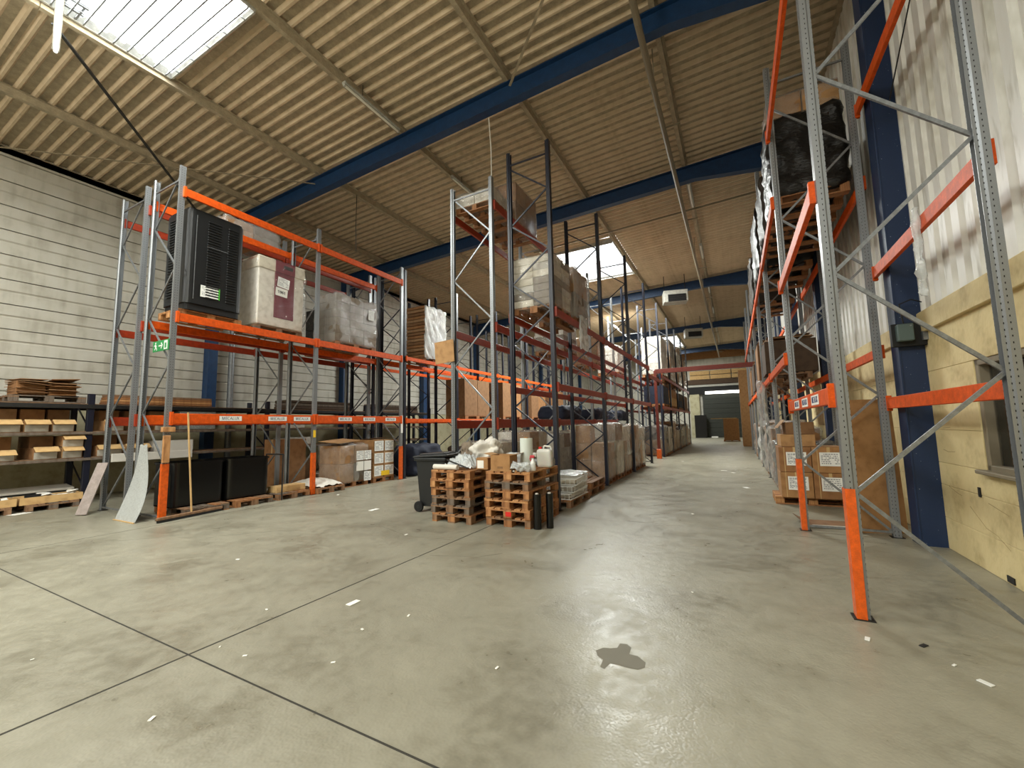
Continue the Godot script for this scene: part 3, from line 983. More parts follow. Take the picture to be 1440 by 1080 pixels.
func build_left() -> void:
	# goods on the middle beams of the galvanised rack
	pallet("pale pallet on the upper beams under the black ribbed container", V(-9.93, 3.9, -4.62), 0.0, [0, 2])
	var c := thing("black_container", "big black ribbed plastic container with a white label on a rack", "container", V(-9.9, 4.046, -4.62))
	part(c, "base", extrude(rounded_rect(1.04, 0.86, 0.08), 0.14, "y"), M.rubber)
	part(c, "body", extrude(rounded_rect(1.1, 0.92, 0.12), 1.93, "y"), M.black_plastic, V(0, 0.13, 0))
	part(c, "lid", extrude(rounded_rect(1.06, 0.88, 0.1), 0.05, "y"), M.black_plastic, V(0, 2.06, 0))
	for k in 30:
		part(c, "rib", cube(V(0.035, 0.028, 0.26), 0.004), M.black_plastic, V(0.462, 0.3 + k * 0.056, 0.06))
		part(c, "rib", cube(V(0.035, 0.028, 0.2), 0.004), M.black_plastic, V(0.462, 0.3 + k * 0.056, -0.3))
		part(c, "rib", cube(V(0.5, 0.028, 0.035), 0.004), M.black_plastic, V(0.0, 0.3 + k * 0.056, 0.552))
	part(c, "corner_strip", cube(V(0.012, 1.75, 0.012)), M.galv, V(0.462, 1.1, 0.4))
	paper_on(c, V(0.475, 0.42, 0.1), 0.36, 0.24, "x", M.print_green)
	part(c, "white_sticker", cube(V(0.08, 0.05, 0.004)), M.paper, V(0.2, 1.45, 0.562))
	part(c, "scratch_line", cube(V(0.004, 0.012, 0.4)), M.galv, V(0.474, 1.38, 0.0))

	pallet("grey pallet on the upper beams under the white and maroon crate", V(-9.93, 3.9, -6.1), 0.0, [3, 4])
	var w := thing("appliance_crate", "white film-wrapped crate with a maroon panel and number 1961", "crate", V(-9.95, 4.046, -6.12))
	part(w, "body", cube(V(0.86, 1.62, 1.16), 0.02), M.white_box[0], V(0, 0.82, 0))
	part(w, "top_cap", cube(V(0.9, 0.3, 1.2), 0.02), M.white_box[2], V(0, 1.5, 0))
	part(w, "maroon_panel", cube(V(0.02, 1.12, 0.5), 0.004), M.maroon, V(0.432, 0.8, -0.06))
	part(w, "maroon_panel", cube(V(0.02, 0.29, 0.5), 0.004), M.maroon, V(0.452, 1.5, -0.06))
	part(w, "hand_hole", cube(V(0.02, 0.09, 0.24), 0.004), M.ink, V(0.456, 1.52, -0.13))
	paper_on(w, V(0.455, 1.12, -0.02), 0.3, 0.24, "x", M.print1, "paper_label", -0.1)
	var tag := paper_on(w, V(0.452, 0.88, 0.02), 0.3, 0.2, "x", M.paper, "number_tag", -0.06)
	var tm := TextMesh.new()
	tm.text = "1961"
	tm.font = SystemFont.new()
	tm.font.font_names = PackedStringArray(["Droid Sans"])
	tm.font.font_weight = 700
	tm.font_size = 16
	tm.pixel_size = 0.0058
	tm.depth = 0.003
	part(tag, "lettering", tm, M.ink, V(0, 0, 0.002))
	part(w, "stretch_film", lump(V(0.96, 1.6, 1.26), 0.05, 0.22, 17, 14, 0.05), M.film_clear, V(0, 0.03, 0))

	var g := wrapped("grey film-wrapped carton stack with crinkled silver corner on the upper beams", V(-9.98, 3.9, -8.45), V(0.86, 1.35, 1.5), [2, 6, 3], [M.card_grey], "", {"film_mat": M.film_thick, "amp": 0.09, "seed": 5})
	paper_on(g, V(0.47, 1.1, -0.5), 0.22, 0.3, "x", M.print1)
	var slats := thing("slat_stack", "tall stack of brown slatted boxes with silver film front on orange beams", "stack", V(-9.95, 3.93, -12.0))
	part(slats, "pallet", pallet_block(), M.woodx[1])
	for k in 16:
		part(slats, "slat_layer", cube(V(0.86 + rng.randf_range(-0.03, 0.03), 0.1, 1.15 + rng.randf_range(-0.03, 0.03)), 0.01), M.card[[1, 3, 4][k % 3]], V(rng.randf_range(-0.01, 0.01), 0.2 + k * 0.118, rng.randf_range(-0.015, 0.015)))
	part(slats, "silver_film", lump(V(0.06, 1.9, 1.2), 0.07, 0.4, 9, 14, 0.02), M.film_sheet, V(0.46, 0.12, 0))
	wrapped("black film-wrapped load behind the grey wrapped stack on the upper beams", V(-11.35, 3.9, -9.0), V(0.9, 1.3, 1.2), [1, 2, 1], [M.film_dark], "", {"film": false})
	var tl := wrapped("low film-wrapped load up on the topmost beams beside the blue rafter", V(-11.38, 6.43, -6.17), V(1.0, 0.42, 1.4), [2, 2, 2], [M.card_grey, M.card[4]], "", {"amp": 0.12, "seed": 8, "film_mat": M.film_thick})
	tl.set_meta("label", "low film-wrapped load up on the topmost beams beside the blue rafter")

	# sign on the end frame
	var sg := thing("exit_sign", "green emergency exit sign with running figure and arrow on rack post", "sign", V(-9.66, 3.27, -3.835))
	part(sg, "plate", cube(V(0.62, 0.21, 0.012), 0.003), M.green)
	var fig := MB.new()
	fig.bar(V(-0.21, 0.02, 0.008), V(-0.18, -0.03, 0.008), 0.004, 0.035)
	fig.bar(V(-0.2, 0.03, 0.008), V(-0.16, 0.0, 0.008), 0.004, 0.014)
	fig.bar(V(-0.21, 0.03, 0.008), V(-0.255, 0.01, 0.008), 0.004, 0.014)
	fig.bar(V(-0.18, -0.03, 0.008), V(-0.15, -0.05, 0.008), 0.004, 0.018)
	fig.bar(V(-0.15, -0.05, 0.008), V(-0.15, -0.08, 0.008), 0.004, 0.016)
	fig.bar(V(-0.19, -0.03, 0.008), V(-0.24, -0.065, 0.008), 0.004, 0.018)
	fig.box(V(-0.2, 0.062, 0.008), V(0.035, 0.035, 0.004))
	part(sg, "running_figure", fig.done(), M.plastic_white)
	var ar := MB.new()
	ar.box(V(-0.01, 0, 0.008), V(0.13, 0.025, 0.004))
	ar.bar(V(0.07, 0, 0.008), V(0.02, 0.055, 0.008), 0.004, 0.022)
	ar.bar(V(0.07, 0, 0.008), V(0.02, -0.055, 0.008), 0.004, 0.022)
	part(sg, "arrow", ar.done(), M.plastic_white)
	part(sg, "door_symbol", cube(V(0.13, 0.17, 0.004)), M.plastic_white, V(0.2, 0, 0.008))
	part(sg, "door_symbol", cube(V(0.06, 0.1, 0.004)), M.green, V(0.2, -0.01, 0.011))

	# things at the foot of the end frame
	var bd := solo("white_board", "thin pale pinkish board leaning on the outer rack post near the floor", "board", cube(V(0.2, 1.08, 0.022), 0.003), M.board_pink)
	var lean := V(-0.27, 1.0, -0.37).normalized()
	var foot := V(0.81, 0, -0.59).normalized()
	bd.transform = Transform3D(Basis(foot, lean, foot.cross(lean)).orthonormalized(), V(-11.68, 0.505, -3.64))
	var ps := thing("plastic_wrapped_panel", "clear plastic wrapped panel leaning at the rack's galvanised post pair", "panel", V(-9.96, 0, -3.55))
	var fn := func(u: float, v: float) -> Vector3:
		# u across, v up the sheet; the sheet narrows and bows as it goes up
		var left := lerpf(-0.4, -0.24, v)
		var right := lerpf(0.4, 0.05, pow(v, 1.1)) + 0.2 * sin(v * PI) * (1.0 - v)
		var x := lerpf(left, right, u)
		return V(x - (u - 0.5), v * 1.38 + 0.012 * sin(u * 9 + v * 6), -0.02 - 0.25 * v - 0.06 * sin(v * PI) - (v - 0.5))
	part(ps, "sheet", sheet(1.0, 1.0, fn, 16, 0.012), M.bubble)
	part(ps, "foot_strip", cube(V(0.82, 0.015, 0.02)), M.card_pale, V(0.0, 0.009, -0.01))
	var br := thing("floor_broom", "wide floor broom with a long wooden handle against orange beam", "broom", V(-9.26, 0, -4.32))
	part(br, "head", cube(V(0.06, 0.05, 1.2), 0.008), M.woodz[4], V(0, 0.07, 0), V(0, 0.17, 0))
	part(br, "bristles", cube(V(0.045, 0.045, 1.16)), M.rubber, V(0, 0.023, 0), V(0, 0.17, 0))
	var hd := MB.new()
	hd.tube([V(0, 0.09, 0), V(-0.02, 1.98, 0.14)], 0.016, 10)
	part(br, "handle", hd.done(), M.card_pale)
	for q in [["wood block wedged on the front rack post just below the orange beam", V(-9.34, 1.66, -3.9), V(0.09, 0.09, 0.2)], ["upright wood lath tied to the front rack post above its orange guard", V(-9.325, 1.3, -3.88), V(0.05, 0.5, 0.11)]]:
		solo("wood_block", q[0], "wood", cube(q[2], 0.006), M.woodz[2], q[1])
	# black tubs and pallets on the floor below the beams
	for k in 3:
		pallet(["low pallet under the black tub nearest the broom", "low pallet under the black tub beside the tube frame", "low pallet carrying a long flat carton below the orange beam"][k], V(-9.95, 0.0, -4.65 - k * 0.93), PI / 2, [3, 4, 1])
	for k in 2:
		var tb := thing("black_tub", ["open black plastic tub on the floor behind the broom", "open black plastic tub beside the dark tube frame"][k], "tub", V(-10.05, 0.146, -4.62 - k * 0.98))
		var p := rounded_rect(0.92, 0.8, 0.1)
		part(tb, "base", extrude(p, 0.02, "y"), M.black_gloss)
		part(tb, "shell", extrude(p, 0.86, "y", true, false), M.black_gloss)
		part(tb, "rim", extrude(rounded_rect(0.97, 0.85, 0.12), 0.045, "y", true, false), M.black_gloss, V(0, 0.82, 0))
		part(tb, "inner_shell", extrude(rounded_rect(0.88, 0.76, 0.09), 0.84, "y", true, false), M.black_gloss, V(0, 0.015, 0))
	var tf := thing("tube_frame", "dark bent tube frame standing by the black tub", "frame", V(-9.35, 0, -6.45))
	var tm2 := MB.new()
	tm2.tube([V(-0.5, 0.01, 0.35), V(-0.5, 1.05, 0.35), V(0.05, 1.05, 0.3), V(0.05, 0.01, 0.3)], 0.016)
	part(tf, "tube", tm2.done(), M.steel_dark)
	var lc := thing("long_carton", "long flat tan carton lying on a low pallet", "carton", V(-9.72, 0.146, -6.55), 0.0)
	carton_parts(lc, V(0.35, 0.14, 0.75), M.card_pale)
	solo("flat_board", "pale flat sheet of packaging on the low pallet by the tube frame", "board", cube(V(0.45, 0.02, 0.6), 0.004), M.foam, V(-10.18, 0.157, -6.55))
	pallet("low pallet with a white plastic sheet beside the second orange post guard", V(-9.85, 0, -7.47), PI / 2, [1, 4])
	var wn := FastNoiseLite.new()
	wn.seed = 4
	wn.frequency = 0.02
	var fn2 := func(u: float, v: float) -> Vector3:
		var e := sin(u * PI) * sin(v * PI)
		return V(0, 0.15 * pow(e, 0.4) + 0.05 * wn.get_noise_2d(u * 190, v * 190), 0)
	solo("plastic_sheet", "crumpled white plastic sheet heaped on a low pallet by the orange post", "plastic sheet", sheet(1.1, 0.78, fn2, 22), M.foam, V(-9.85, 0.175, -7.47))
	var wc := wrapped("tan carton in loose clear film with papers, on the floor under orange beam", V(-9.98, 0, -8.45), V(0.86, 1.0, 0.98), [1, 2, 2], [M.card[0], M.card[4], M.card_grey], "", {"amp": 0.11, "seed": 21})
	for k in 5:
		paper_on(wc, V(0.49, 0.95 - (k % 3) * 0.3 - 0.1, -0.42 + 0.28 * int(k / 3.0)), 0.26, 0.26, "x", [M.print1, M.paper, M.print2][k % 3])
	var flap := solo("cardboard_sheet", "loose cardboard flap lying across the film-wrapped tan carton", "cardboard", cube(V(0.7, 0.012, 1.0), 0.002), M.card[2], V(-9.95, 1.27, -8.3), V(0.05, 0.2, -0.08))
	flap.set_meta("kind", "thing")
	var lb := wrapped("tall tan carton block covered with white address papers by the third post", V(-9.95, 0, -9.55), V(0.84, 1.12, 0.84), [2, 3, 2], [M.card[2], M.card[0]], "", {"film": false})
	for k in 6:
		paper_on(lb, V(0.426, 1.08 - int(k / 2.0) * 0.37, 0.21 - (k % 2) * 0.42), 0.36, 0.3, "x", [M.print1, M.print2][k % 2])
	part(lb, "yellow_sticker", cube(V(0.004, 0.14, 0.34)), M.yellow, V(0.43, 0.26, -0.05))
	part(lb, "open_flap", cube(V(0.7, 0.01, 0.5), 0.002), M.card[3], V(0, 1.29, 0.05), V(0, 0, 0.08))
	for q in [["tall brown carton standing behind the tube frame near the cream wall", V(-11.4, 0, -7.6), V(0.7, 1.35, 0.8), 1], ["low brown carton against the wall behind the galvanised rack", V(-12.55, 0, -8.6), V(0.8, 0.7, 0.7), 3]]:
		var cb := thing("tall_carton", q[0], "carton", q[1])
		carton_parts(cb, q[2], M.card[q[3]])
	for q in [["long white trough lying under the back row of the galvanised rack", V(-11.35, -0.14, -8.95), 0.0], ["long white board leaning in the back row behind the papers carton", V(-12.5, -0.14, -10.4), 0.0]]:
		solo("white_plank", q[0], "plank", cube(V(0.5, 0.12, 1.8), 0.01), M.foam, q[1] + V(0, 0.2, 0), V(0, 0.03, q[2] * 0.4))
	build_long_goods()

func build_long_goods() -> void:
	var posts := [1.2, -4.05, -8.3, -12.4, -16.5]
	var r := thing("long_goods_rack", "low dark blue shelf rack full of long cartons along the ribbed wall", "rack", V(-13.45, 0, -4.05))
	for z in posts:
		var f := Node3D.new()
		f.name = "upright_frame"
		r.add_child(f, true)
		f.position = V(0, 0, z + 4.05)
		for x in [0.0, -1.0]:
			part(f, "post", cube(V(0.1, 2.55, 0.12), 0.008), M.navy, V(x, 1.275, 0))
		for k in 3:
			brace(f, V(-0.03, 0.35 + k * 0.7, 0), V(-0.97, 1.0 + k * 0.7, 0), M.navy)
	for k in posts.size() - 1:
		var l: float = posts[k] - posts[k + 1]
		for lev in [[2.3, 0.1], [1.66, 0.06], [1.06, 0.06]]:
			for x in [0.06, -1.0]:
				part(r, "rail", cube(V(0.05, lev[1], l), 0.006), M.steel_dark if lev[0] > 2 else M.woodz[3], V(x, lev[0] - lev[1] / 2.0, posts[k] - l / 2.0 + 4.05))
			part(r, "shelf_board", cube(V(1.0, 0.018, l - 0.12)), M.woodz[4], V(-0.47, lev[0] + 0.009, posts[k] - l / 2.0 + 4.05))
	# long cartons lying end-on, open flap towards the aisle
	var n := 0
	for q in [[1.68, -2.35, 0.42], [1.68, -2.78, 0.42], [1.68, -3.21, 0.4], [1.68, -3.62, 0.38], [1.08, -2.35, 0.4], [1.08, -2.8, 0.3], [1.08, -3.38, 0.4], [1.08, -3.8, 0.36], [1.335, -3.8, 0.38], [1.08, -4.45, 0.5], [1.08, -4.98, 0.5], [1.68, -4.5, 0.4], [1.68, -5.0, 0.45], [1.68, -5.5, 0.4]]:
		var row := "upper" if q[0] > 1.5 else "lower"
		var c := thing("long_carton", "open-ended tan carton, %s from the left edge on the %s shelf of long cartons" % [ORD[n % 9], row] if n < 9 else "open-ended tan carton, %s beyond the dark blue shelf post" % ORD[n - 9], "carton", V(-13.95, q[0], q[1]), 0.0, "long cartons on the low shelves")
		n += 1
		var hgt := 0.24 if q[0] != 1.08 or q[1] != -2.8 else 0.2
		part(c, "body", cube(V(1.0, hgt, q[2] - 0.02), 0.006), M.card[n % 3], V(0, hgt / 2.0, 0))
		if n != 8 and n != 9:
			part(c, "back_carton", cube(V(0.75, 0.5, q[2] - 0.03), 0.006), M.card[[1, 3, 4][n % 3]], V(-0.2, 0.25 if q[0] != 1.335 else 0.13, 0))
		part(c, "front_paper", cube(V(0.01, hgt * 0.6, q[2] - 0.05)), M.white_box[1], V(0.51, hgt * 0.3, 0))
		part(c, "flap", cube(V(0.2, 0.008, q[2] - 0.02), 0.002), M.card_pale, V(0.58, hgt - 0.03, 0), V(0, 0, -0.55))
	# pallet of flattened cartons on the top rail
	pallet("dark pallet up on the low shelf's top rails", V(-13.9, 2.33, -3.38), 0.0, [3, 4])
	for k in 2:
		var fb := thing("flattened_cartons", ["bundle of upright flattened brown cartons on the top shelf pallet, nearer", "bundle of loose flattened brown cartons on the top shelf pallet, by the post"][k], "cartons", V(-13.9, 2.476, -3.12 - k * 0.5))
		for j in 7:
			part(fb, "cardboard_sheet", cube(V(0.75 + rng.randf_range(-0.1, 0.1), 0.012, 0.46), 0.002), M.card[[1, 3, 4][j % 3]], V(rng.randf_range(-0.05, 0.1), 0.03 + j * 0.055, 0), V(rng.randf_range(-0.1, 0.1), rng.randf_range(-0.15, 0.15), rng.randf_range(-0.06, 0.1)))
		part(fb, "carton", cube(V(0.6, 0.3, 0.44), 0.006), M.card[1], V(-0.05, 0.17, 0))
	# long planks on the shelf beyond the post
	for k in 4:
		solo("long_plank", "long brown timber plank on top of the low shelf, %s from the bottom" % ORD[k], "plank", cube(V(0.5 - k * 0.05, 0.055, 2.3), 0.006), M.woodz[[1, 2, 1, 4][k]], V(-13.7 + k * 0.02, 2.36 + k * 0.058, -5.5), V0, "planks on top of the low shelf")
	for k in 6:
		solo("long_plank", "long dark bundle lying along the low shelf near the wall column, %s from the bottom" % ORD[k], "plank", cube(V(0.7 - k * 0.04, 0.1, 2.9), 0.02), M.woodz[3] if k % 2 else M.card_dark, V(-13.8, 2.38 + (k % 3) * 0.104, -10.4 if k < 3 else -14.3), V0, "dark bundles on the low shelf")
	for k in 4:
		solo("grey_slab", ["grey block of sheets on the upper shelf beyond the post", "white block of papers on the upper shelf behind the rack", "white pile of trays on the shelf by the wall column", "pale foam block on the lower shelf beyond the post"][k], "block", cube(V(0.8, [0.5, 0.3, 0.25, 0.3][k], [0.9, 0.8, 0.9, 0.9][k]), 0.01), [M.sheet_grey, M.white_box[0], M.white_box[1], M.foam][k], [V(-13.8, 1.93, -6.3), V(-13.9, 1.83, -9.3), V(-13.9, 1.23, -9.5), V(-13.9, 1.25, -5.8)][k])
	solo("white_sign_board", "long white board with faint print lying on the low shelf edge", "board", cube(V(0.06, 0.2, 1.7), 0.008), M.foam, V(-13.325, 1.02, -5.3))
	# floor pallets with long sheets in front
	for k in 2:
		pallet(["low pallet with a long open carton at the photograph's left edge", "low pallet in front of the dark blue shelf post"][k], V(-13.75, 0, -2.5 - k * 1.0), PI / 2, [3, 4])
		var oc := thing("open_tray_carton", ["long shallow open carton full of scraps on a low pallet", "shallow open carton with papers by the dark blue shelf post"][k], "carton", V(-13.5, 0.146, -2.5 - k * 1.0))
		part(oc, "base", cube(V(0.5, 0.01, 0.95)), M.card[2], V(0, 0.006, 0))
		for e in [-1, 1]:
			part(oc, "side", cube(V(0.01, 0.15, 0.95)), M.card_pale, V(e * 0.25, 0.075, 0))
			part(oc, "end", cube(V(0.5, 0.15, 0.01)), M.card_pale, V(0, 0.075, e * 0.475))
		for j in 9:
			part(oc, "scrap", cube(V(rng.randf_range(0.1, 0.25), 0.03, rng.randf_range(0.08, 0.2)), 0.01), [M.paper, M.foam, M.white_box[2], M.red_tag if j == 4 else M.paper, M.steel_dark][j % 5], V(rng.randf_range(-0.15, 0.15), 0.1 + j * 0.012, rng.randf_range(-0.38, 0.38)), V(rng.randf_range(-0.5, 0.5), rng.randf() * 3, rng.randf_range(-0.3, 0.3)))
	for k in 2:
		solo("white_sheet", ["long white plastic board lying behind the open cartons", "long grey plastic board under the white one behind the open cartons"][k], "board", cube(V(0.5, 0.05, 2.6), 0.006), [M.foam, M.sheet_grey][k], V(-14.1 + k * 0.1, 0.38 - k * 0.1, -2.7), V(0, 0.03 * k, -0.12))
	solo("paper_scrap", "white paper lying on the floor before the low pallets", "paper", cube(V(0.2, 0.004, 0.3)), M.paper, V(-13.1, 0.003, -3.0), V(0, 0.4, 0))

func build_middle() -> void:
	# two pallet stacks
	for st in 2:
		for k in 6:
			var wood := [0, 1, 2]
			if (st == 0 and k in [1, 2]) or (st == 1 and k == 4):
				wood = [3, 3, 4]
			elif k == 0 or k == 3:
				wood = [1, 0, 4]
			var p := pallet("wooden pallet, %s from the floor in the stack %s" % [ORD[k], ["beside the grey wheelie bin", "behind the two black rolls"][st]], V([-4.33, -3.3][st] + rng.randf_range(-0.02, 0.02), k * 0.1445, [-6.46, -6.57][st] + rng.randf_range(-0.025, 0.025)), rng.randf_range(-0.015, 0.015), wood, ["pallet stack beside the bin", "pallet stack behind the black rolls"][st])
			if st == 1 and k == 1:
				part(p, "red_mark", cube(V(0.1, 0.07, 0.004)), M.red_tag, V(0.02, 0.06, 0.602))
	# wheelie bin
	var b := thing("wheelie_bin", "dark grey plastic wheelie bin beside the pallet stack", "bin", V(-5.25, 0, -6.68), -PI / 2 + 0.12)
	var body := MB.new()
	var lo := [V(-0.22, 0.1, -0.2), V(0.22, 0.1, -0.2), V(0.22, 0.1, 0.24), V(-0.22, 0.1, 0.24)]
	var hi := [V(-0.27, 1.0, -0.33), V(0.27, 1.0, -0.33), V(0.27, 1.0, 0.3), V(-0.27, 1.0, 0.3)]
	for k in 4:
		var j := (k + 1) % 4
		var nn: Vector3 = ((lo[k] + lo[j]) / 2.0 - V(0, 0.1, 0.02))
		body.quad(lo[k], lo[j], hi[j], hi[k], V(nn.x, 0, nn.z).normalized())
	body.quad(lo[0], lo[1], lo[2], lo[3], V(0, -1, 0))
	part(b, "body", body.done(), M.bin)
	part(b, "rim", cube(V(0.6, 0.06, 0.7), 0.012), M.bin, V(0, 0.99, -0.01))
	part(b, "lid", cube(V(0.6, 0.05, 0.74), 0.02), M.bin, V(0, 1.05, -0.02), V(0.05, 0, 0))
	part(b, "lid_dome", cube(V(0.5, 0.05, 0.56), 0.02), M.bin, V(0, 1.085, -0.03), V(0.05, 0, 0))
	var hb := MB.new()
	hb.tube([V(-0.22, 1.02, 0.32), V(-0.22, 1.03, 0.4), V(0.22, 1.03, 0.4), V(0.22, 1.02, 0.32)], 0.016)
	part(b, "handle", hb.done(), M.bin)
	for e in [-1, 1]:
		part(b, "rib", cube(V(0.04, 0.8, 0.03), 0.008), M.bin, V(e * 0.13, 0.55, 0.275), V(0.06, 0, 0))
		var wh := part(b, "wheel", lathe([[0, -0.03], [0.09, -0.03], [0.1, -0.015], [0.1, 0.015], [0.09, 0.03], [0, 0.03]], 22), M.rubber, V(e * 0.27, 0.1, 0.24), V(0, 0, PI / 2))
		part(wh, "hub", lathe([[0, -0.034], [0.035, -0.034], [0.035, 0.034], [0, 0.034]], 12), M.bin)
	part(b, "axle", cube(V(0.5, 0.025, 0.025)), M.steel_dark, V(0, 0.1, 0.24))
	part(b, "white_tag", cube(V(0.004, 0.04, 0.07)), M.paper, V(-0.26, 0.85, 0.1))
	# on the stack beside the bin
	var top := 0.868
	var wn := FastNoiseLite.new()
	wn.seed = 12
	wn.frequency = 0.03
	solo("foam_tube", "white foam roll lying at the front edge of the pallet stack by the bin", "roll", extrude(rounded_rect(0.09, 0.09, 0.044, 5), 0.5, "x"), M.foam, V(-4.72, top + 0.046, -5.93), V(0, 0.0, 0))
	var crump := func(u: float, v: float) -> Vector3:
		var e := sin(u * PI) * sin(v * PI)
		return V(0.05 * wn.get_noise_2d(u * 60, v * 90), 0.24 * pow(e, 0.5) * (0.75 + 0.5 * wn.get_noise_2d(u * 150 + 40, v * 150)) + 0.09 * absf(wn.get_noise_2d(u * 260, v * 260)), 0)
	solo("crumpled_film", "heap of crumpled clear plastic film on the pallet stack by the bin", "plastic film", sheet(0.62, 0.5, crump, 26), M.film_sheet, V(-4.3, top + 0.02, -6.27))
	solo("white_bag", "bulky white plastic sack behind the crumpled film on the pallets", "sack", lump(V(0.5, 0.42, 0.42), 0.16, 0.4, 31, 16, 0.16), M.foam, V(-4.08, top + 0.05, -6.74))
	solo("grey_bag", "grey plastic sack at the back of the pallet stack by the bin", "sack", lump(V(0.36, 0.38, 0.34), 0.12, 0.4, 33, 14, 0.14), M.card_grey, V(-4.66, top + 0.02, -6.92))
	solo("dark_plastic_strip", "black bent strip sticking out of the crumpled film", "strip", cube(V(0.45, 0.02, 0.04), 0.004), M.steel_dark, V(-4.25, top + 0.1, -5.96), V(0, 0.0, -0.3))
	var sc := thing("small_carton", "small carton with a white label between the two pallet stacks", "carton", V(-3.86, top, -6.22), 0.1)
	carton_parts(sc, V(0.22, 0.2, 0.2), M.card[0], false)
	paper_on(sc, V(-0.03, 0.09, 0.102), 0.12, 0.13, "z", M.paper)
	# on the stack behind the rolls
	var bc := thing("open_carton", "open tan carton with raised flaps on the pallet stack behind black rolls", "carton", V(-3.43, top, -6.14), 0.06)
	for e in [-1, 1]:
		part(bc, "side", cube(V(0.006, 0.26, 0.3)), M.card[0], V(e * 0.17, 0.13, 0))
		part(bc, "end", cube(V(0.34, 0.26, 0.006)), M.card[0], V(0, 0.13, e * 0.15))
		part(bc, "flap", cube(V(0.14, 0.005, 0.3)), M.card[2], V(e * 0.235, 0.27, 0), V(0, 0, e * 0.25))
	part(bc, "base", cube(V(0.34, 0.006, 0.3)), M.card[1], V(0, 0.004, 0))
	part(bc, "print_mark", cube(V(0.1, 0.035, 0.002)), M.card[3], V(0, 0.06, 0.154))
	var fr := thing("film_roll", "tall upright roll of pale stretch film on the pallet stack", "film roll", V(-3.14, top, -6.4))
	part(fr, "roll", lathe([[0, 0.01], [0.105, 0.01], [0.107, 0.02], [0.107, 0.51], [0.105, 0.52], [0.04, 0.52], [0.04, 0.5], [0, 0.5]], 28), M.film_roll)
	part(fr, "core", lathe([[0.038, 0], [0.038, 0.54], [0.032, 0.54], [0.032, 0]], 16), M.card[0])
	solo("clear_plastic_pack", "flat pack of clear plastic bags against the film roll", "plastic bags", lump(V(0.26, 0.24, 0.2), 0.05, 0.5, 41, 14, 0.06), M.film_sheet, V(-3.4, top + 0.015, -6.5))
	solo("clear_film_scrap", "crumpled clear film lying before the film roll", "plastic film", lump(V(0.3, 0.09, 0.2), 0.09, 0.7, 43, 16, 0.04), M.film_sheet, V(-3.08, top + 0.045, -6.05))
	for k in 6:
		solo("wood_chip", "small wood offcut lying at the pallet's front edge beside the open carton, %s along" % ORD[k], "wood scrap", cube(V(0.035, 0.022, 0.03), 0.005), [M.woodz[2], M.steel_dark, M.foam][k % 3], V(-3.24 + 0.035 * k + rng.randf_range(-0.01, 0.01), top + 0.011, -6.0 + rng.randf_range(-0.03, 0.02)), V(0, rng.randf() * 3, 0), "offcuts on the pallet edge")
	var spr := thing("spray_bottle", "small white spray bottle with a red trigger beside the film roll", "bottle", V(-2.95, top, -6.24))
	part(spr, "bottle", lathe([[0, 0], [0.045, 0], [0.048, 0.02], [0.045, 0.12], [0.018, 0.18], [0.016, 0.2], [0, 0.2]], 18), M.plastic_white)
	part(spr, "trigger_head", cube(V(0.08, 0.045, 0.03), 0.008), M.pink, V(-0.01, 0.225, 0))
	part(spr, "trigger", cube(V(0.012, 0.06, 0.02), 0.003), M.pink, V(-0.045, 0.18, 0), V(0, 0, 0.3))
	var jg := thing("jerrycan", "white plastic jerrycan at the back of the pallet stack", "canister", V(-2.98, top, -6.8), 0.2)
	part(jg, "body", lump(V(0.26, 0.32, 0.2), 0.006, 0.3, 51, 12, 0.05), M.jug)
	part(jg, "cap", lathe([[0, 0], [0.03, 0], [0.03, 0.035], [0, 0.035]], 14), M.red_tag, V(-0.08, 0.32, 0))
	var jh := MB.new()
	jh.tube([V(-0.02, 0.31, 0), V(-0.01, 0.37, 0), V(0.1, 0.36, 0), V(0.12, 0.3, 0)], 0.014)
	part(jg, "handle", jh.done(), M.jug)
	solo("grey_sheet_roll", "rolled grey plastic sheet lying across the back of the pallet stack", "roll", extrude(rounded_rect(0.14, 0.14, 0.068, 5), 0.8, "x"), M.sheet_grey, V(-3.7, top + 0.08, -7.0))
	solo("white_polystyrene_block", "white polystyrene block on the grey roll behind the open carton", "foam block", cube(V(0.6, 0.07, 0.12), 0.008), M.foam, V(-3.5, top + 0.2, -6.95), V(0, 0.1, 0))
	for k in 2:
		var rl := thing("black_roll", ["upright black plastic roll at the pallet stack's corner, taller one", "upright black plastic roll next to the wire basket pallet side, thinner one"][k], "roll", V([-2.81, -2.66][k], 0, [-6.06, -6.2][k]), 0.0, "black rolls at the pallet stack")
		part(rl, "roll", lathe([[0, 0], [0.062 - k * 0.006, 0], [0.062 - k * 0.006, 0.53], [0.03, 0.53], [0.03, 0.5], [0, 0.5]], 20), M.black_gloss)
		part(rl, "core", lathe([[0.026, 0.48], [0.026, 0.545], [0.02, 0.545], [0.02, 0.48]], 14), M.foam)
	# white wire baskets
	pallet("low pallet under the white wire baskets beside the dark blue rack", V(-3.28, 0, -8.36), 0.0, [1, 4])
	for k in 3:
		var wb := thing("wire_basket", "white wire basket, %s from the bottom of its stack on a pallet" % ORD[k], "basket", V(-3.2 + 0.03 * k, 0.146 + k * 0.14, -8.3), 0.05 * k, "white wire baskets")
		for y in [0.01, 0.12]:
			for e in [-1, 1]:
				part(wb, "rim_wire", cube(V(0.62, 0.016, 0.016)), M.plastic_white, V(0, y, e * 0.5))
				part(wb, "rim_wire", cube(V(0.016, 0.016, 1.0)), M.plastic_white, V(e * 0.31, y, 0))
		for j in 12:
			for e in [-1, 1]:
				part(wb, "upright_wire", cube(V(0.01, 0.12, 0.01)), M.plastic_white, V(e * 0.31, 0.065, -0.46 + j * 0.083))
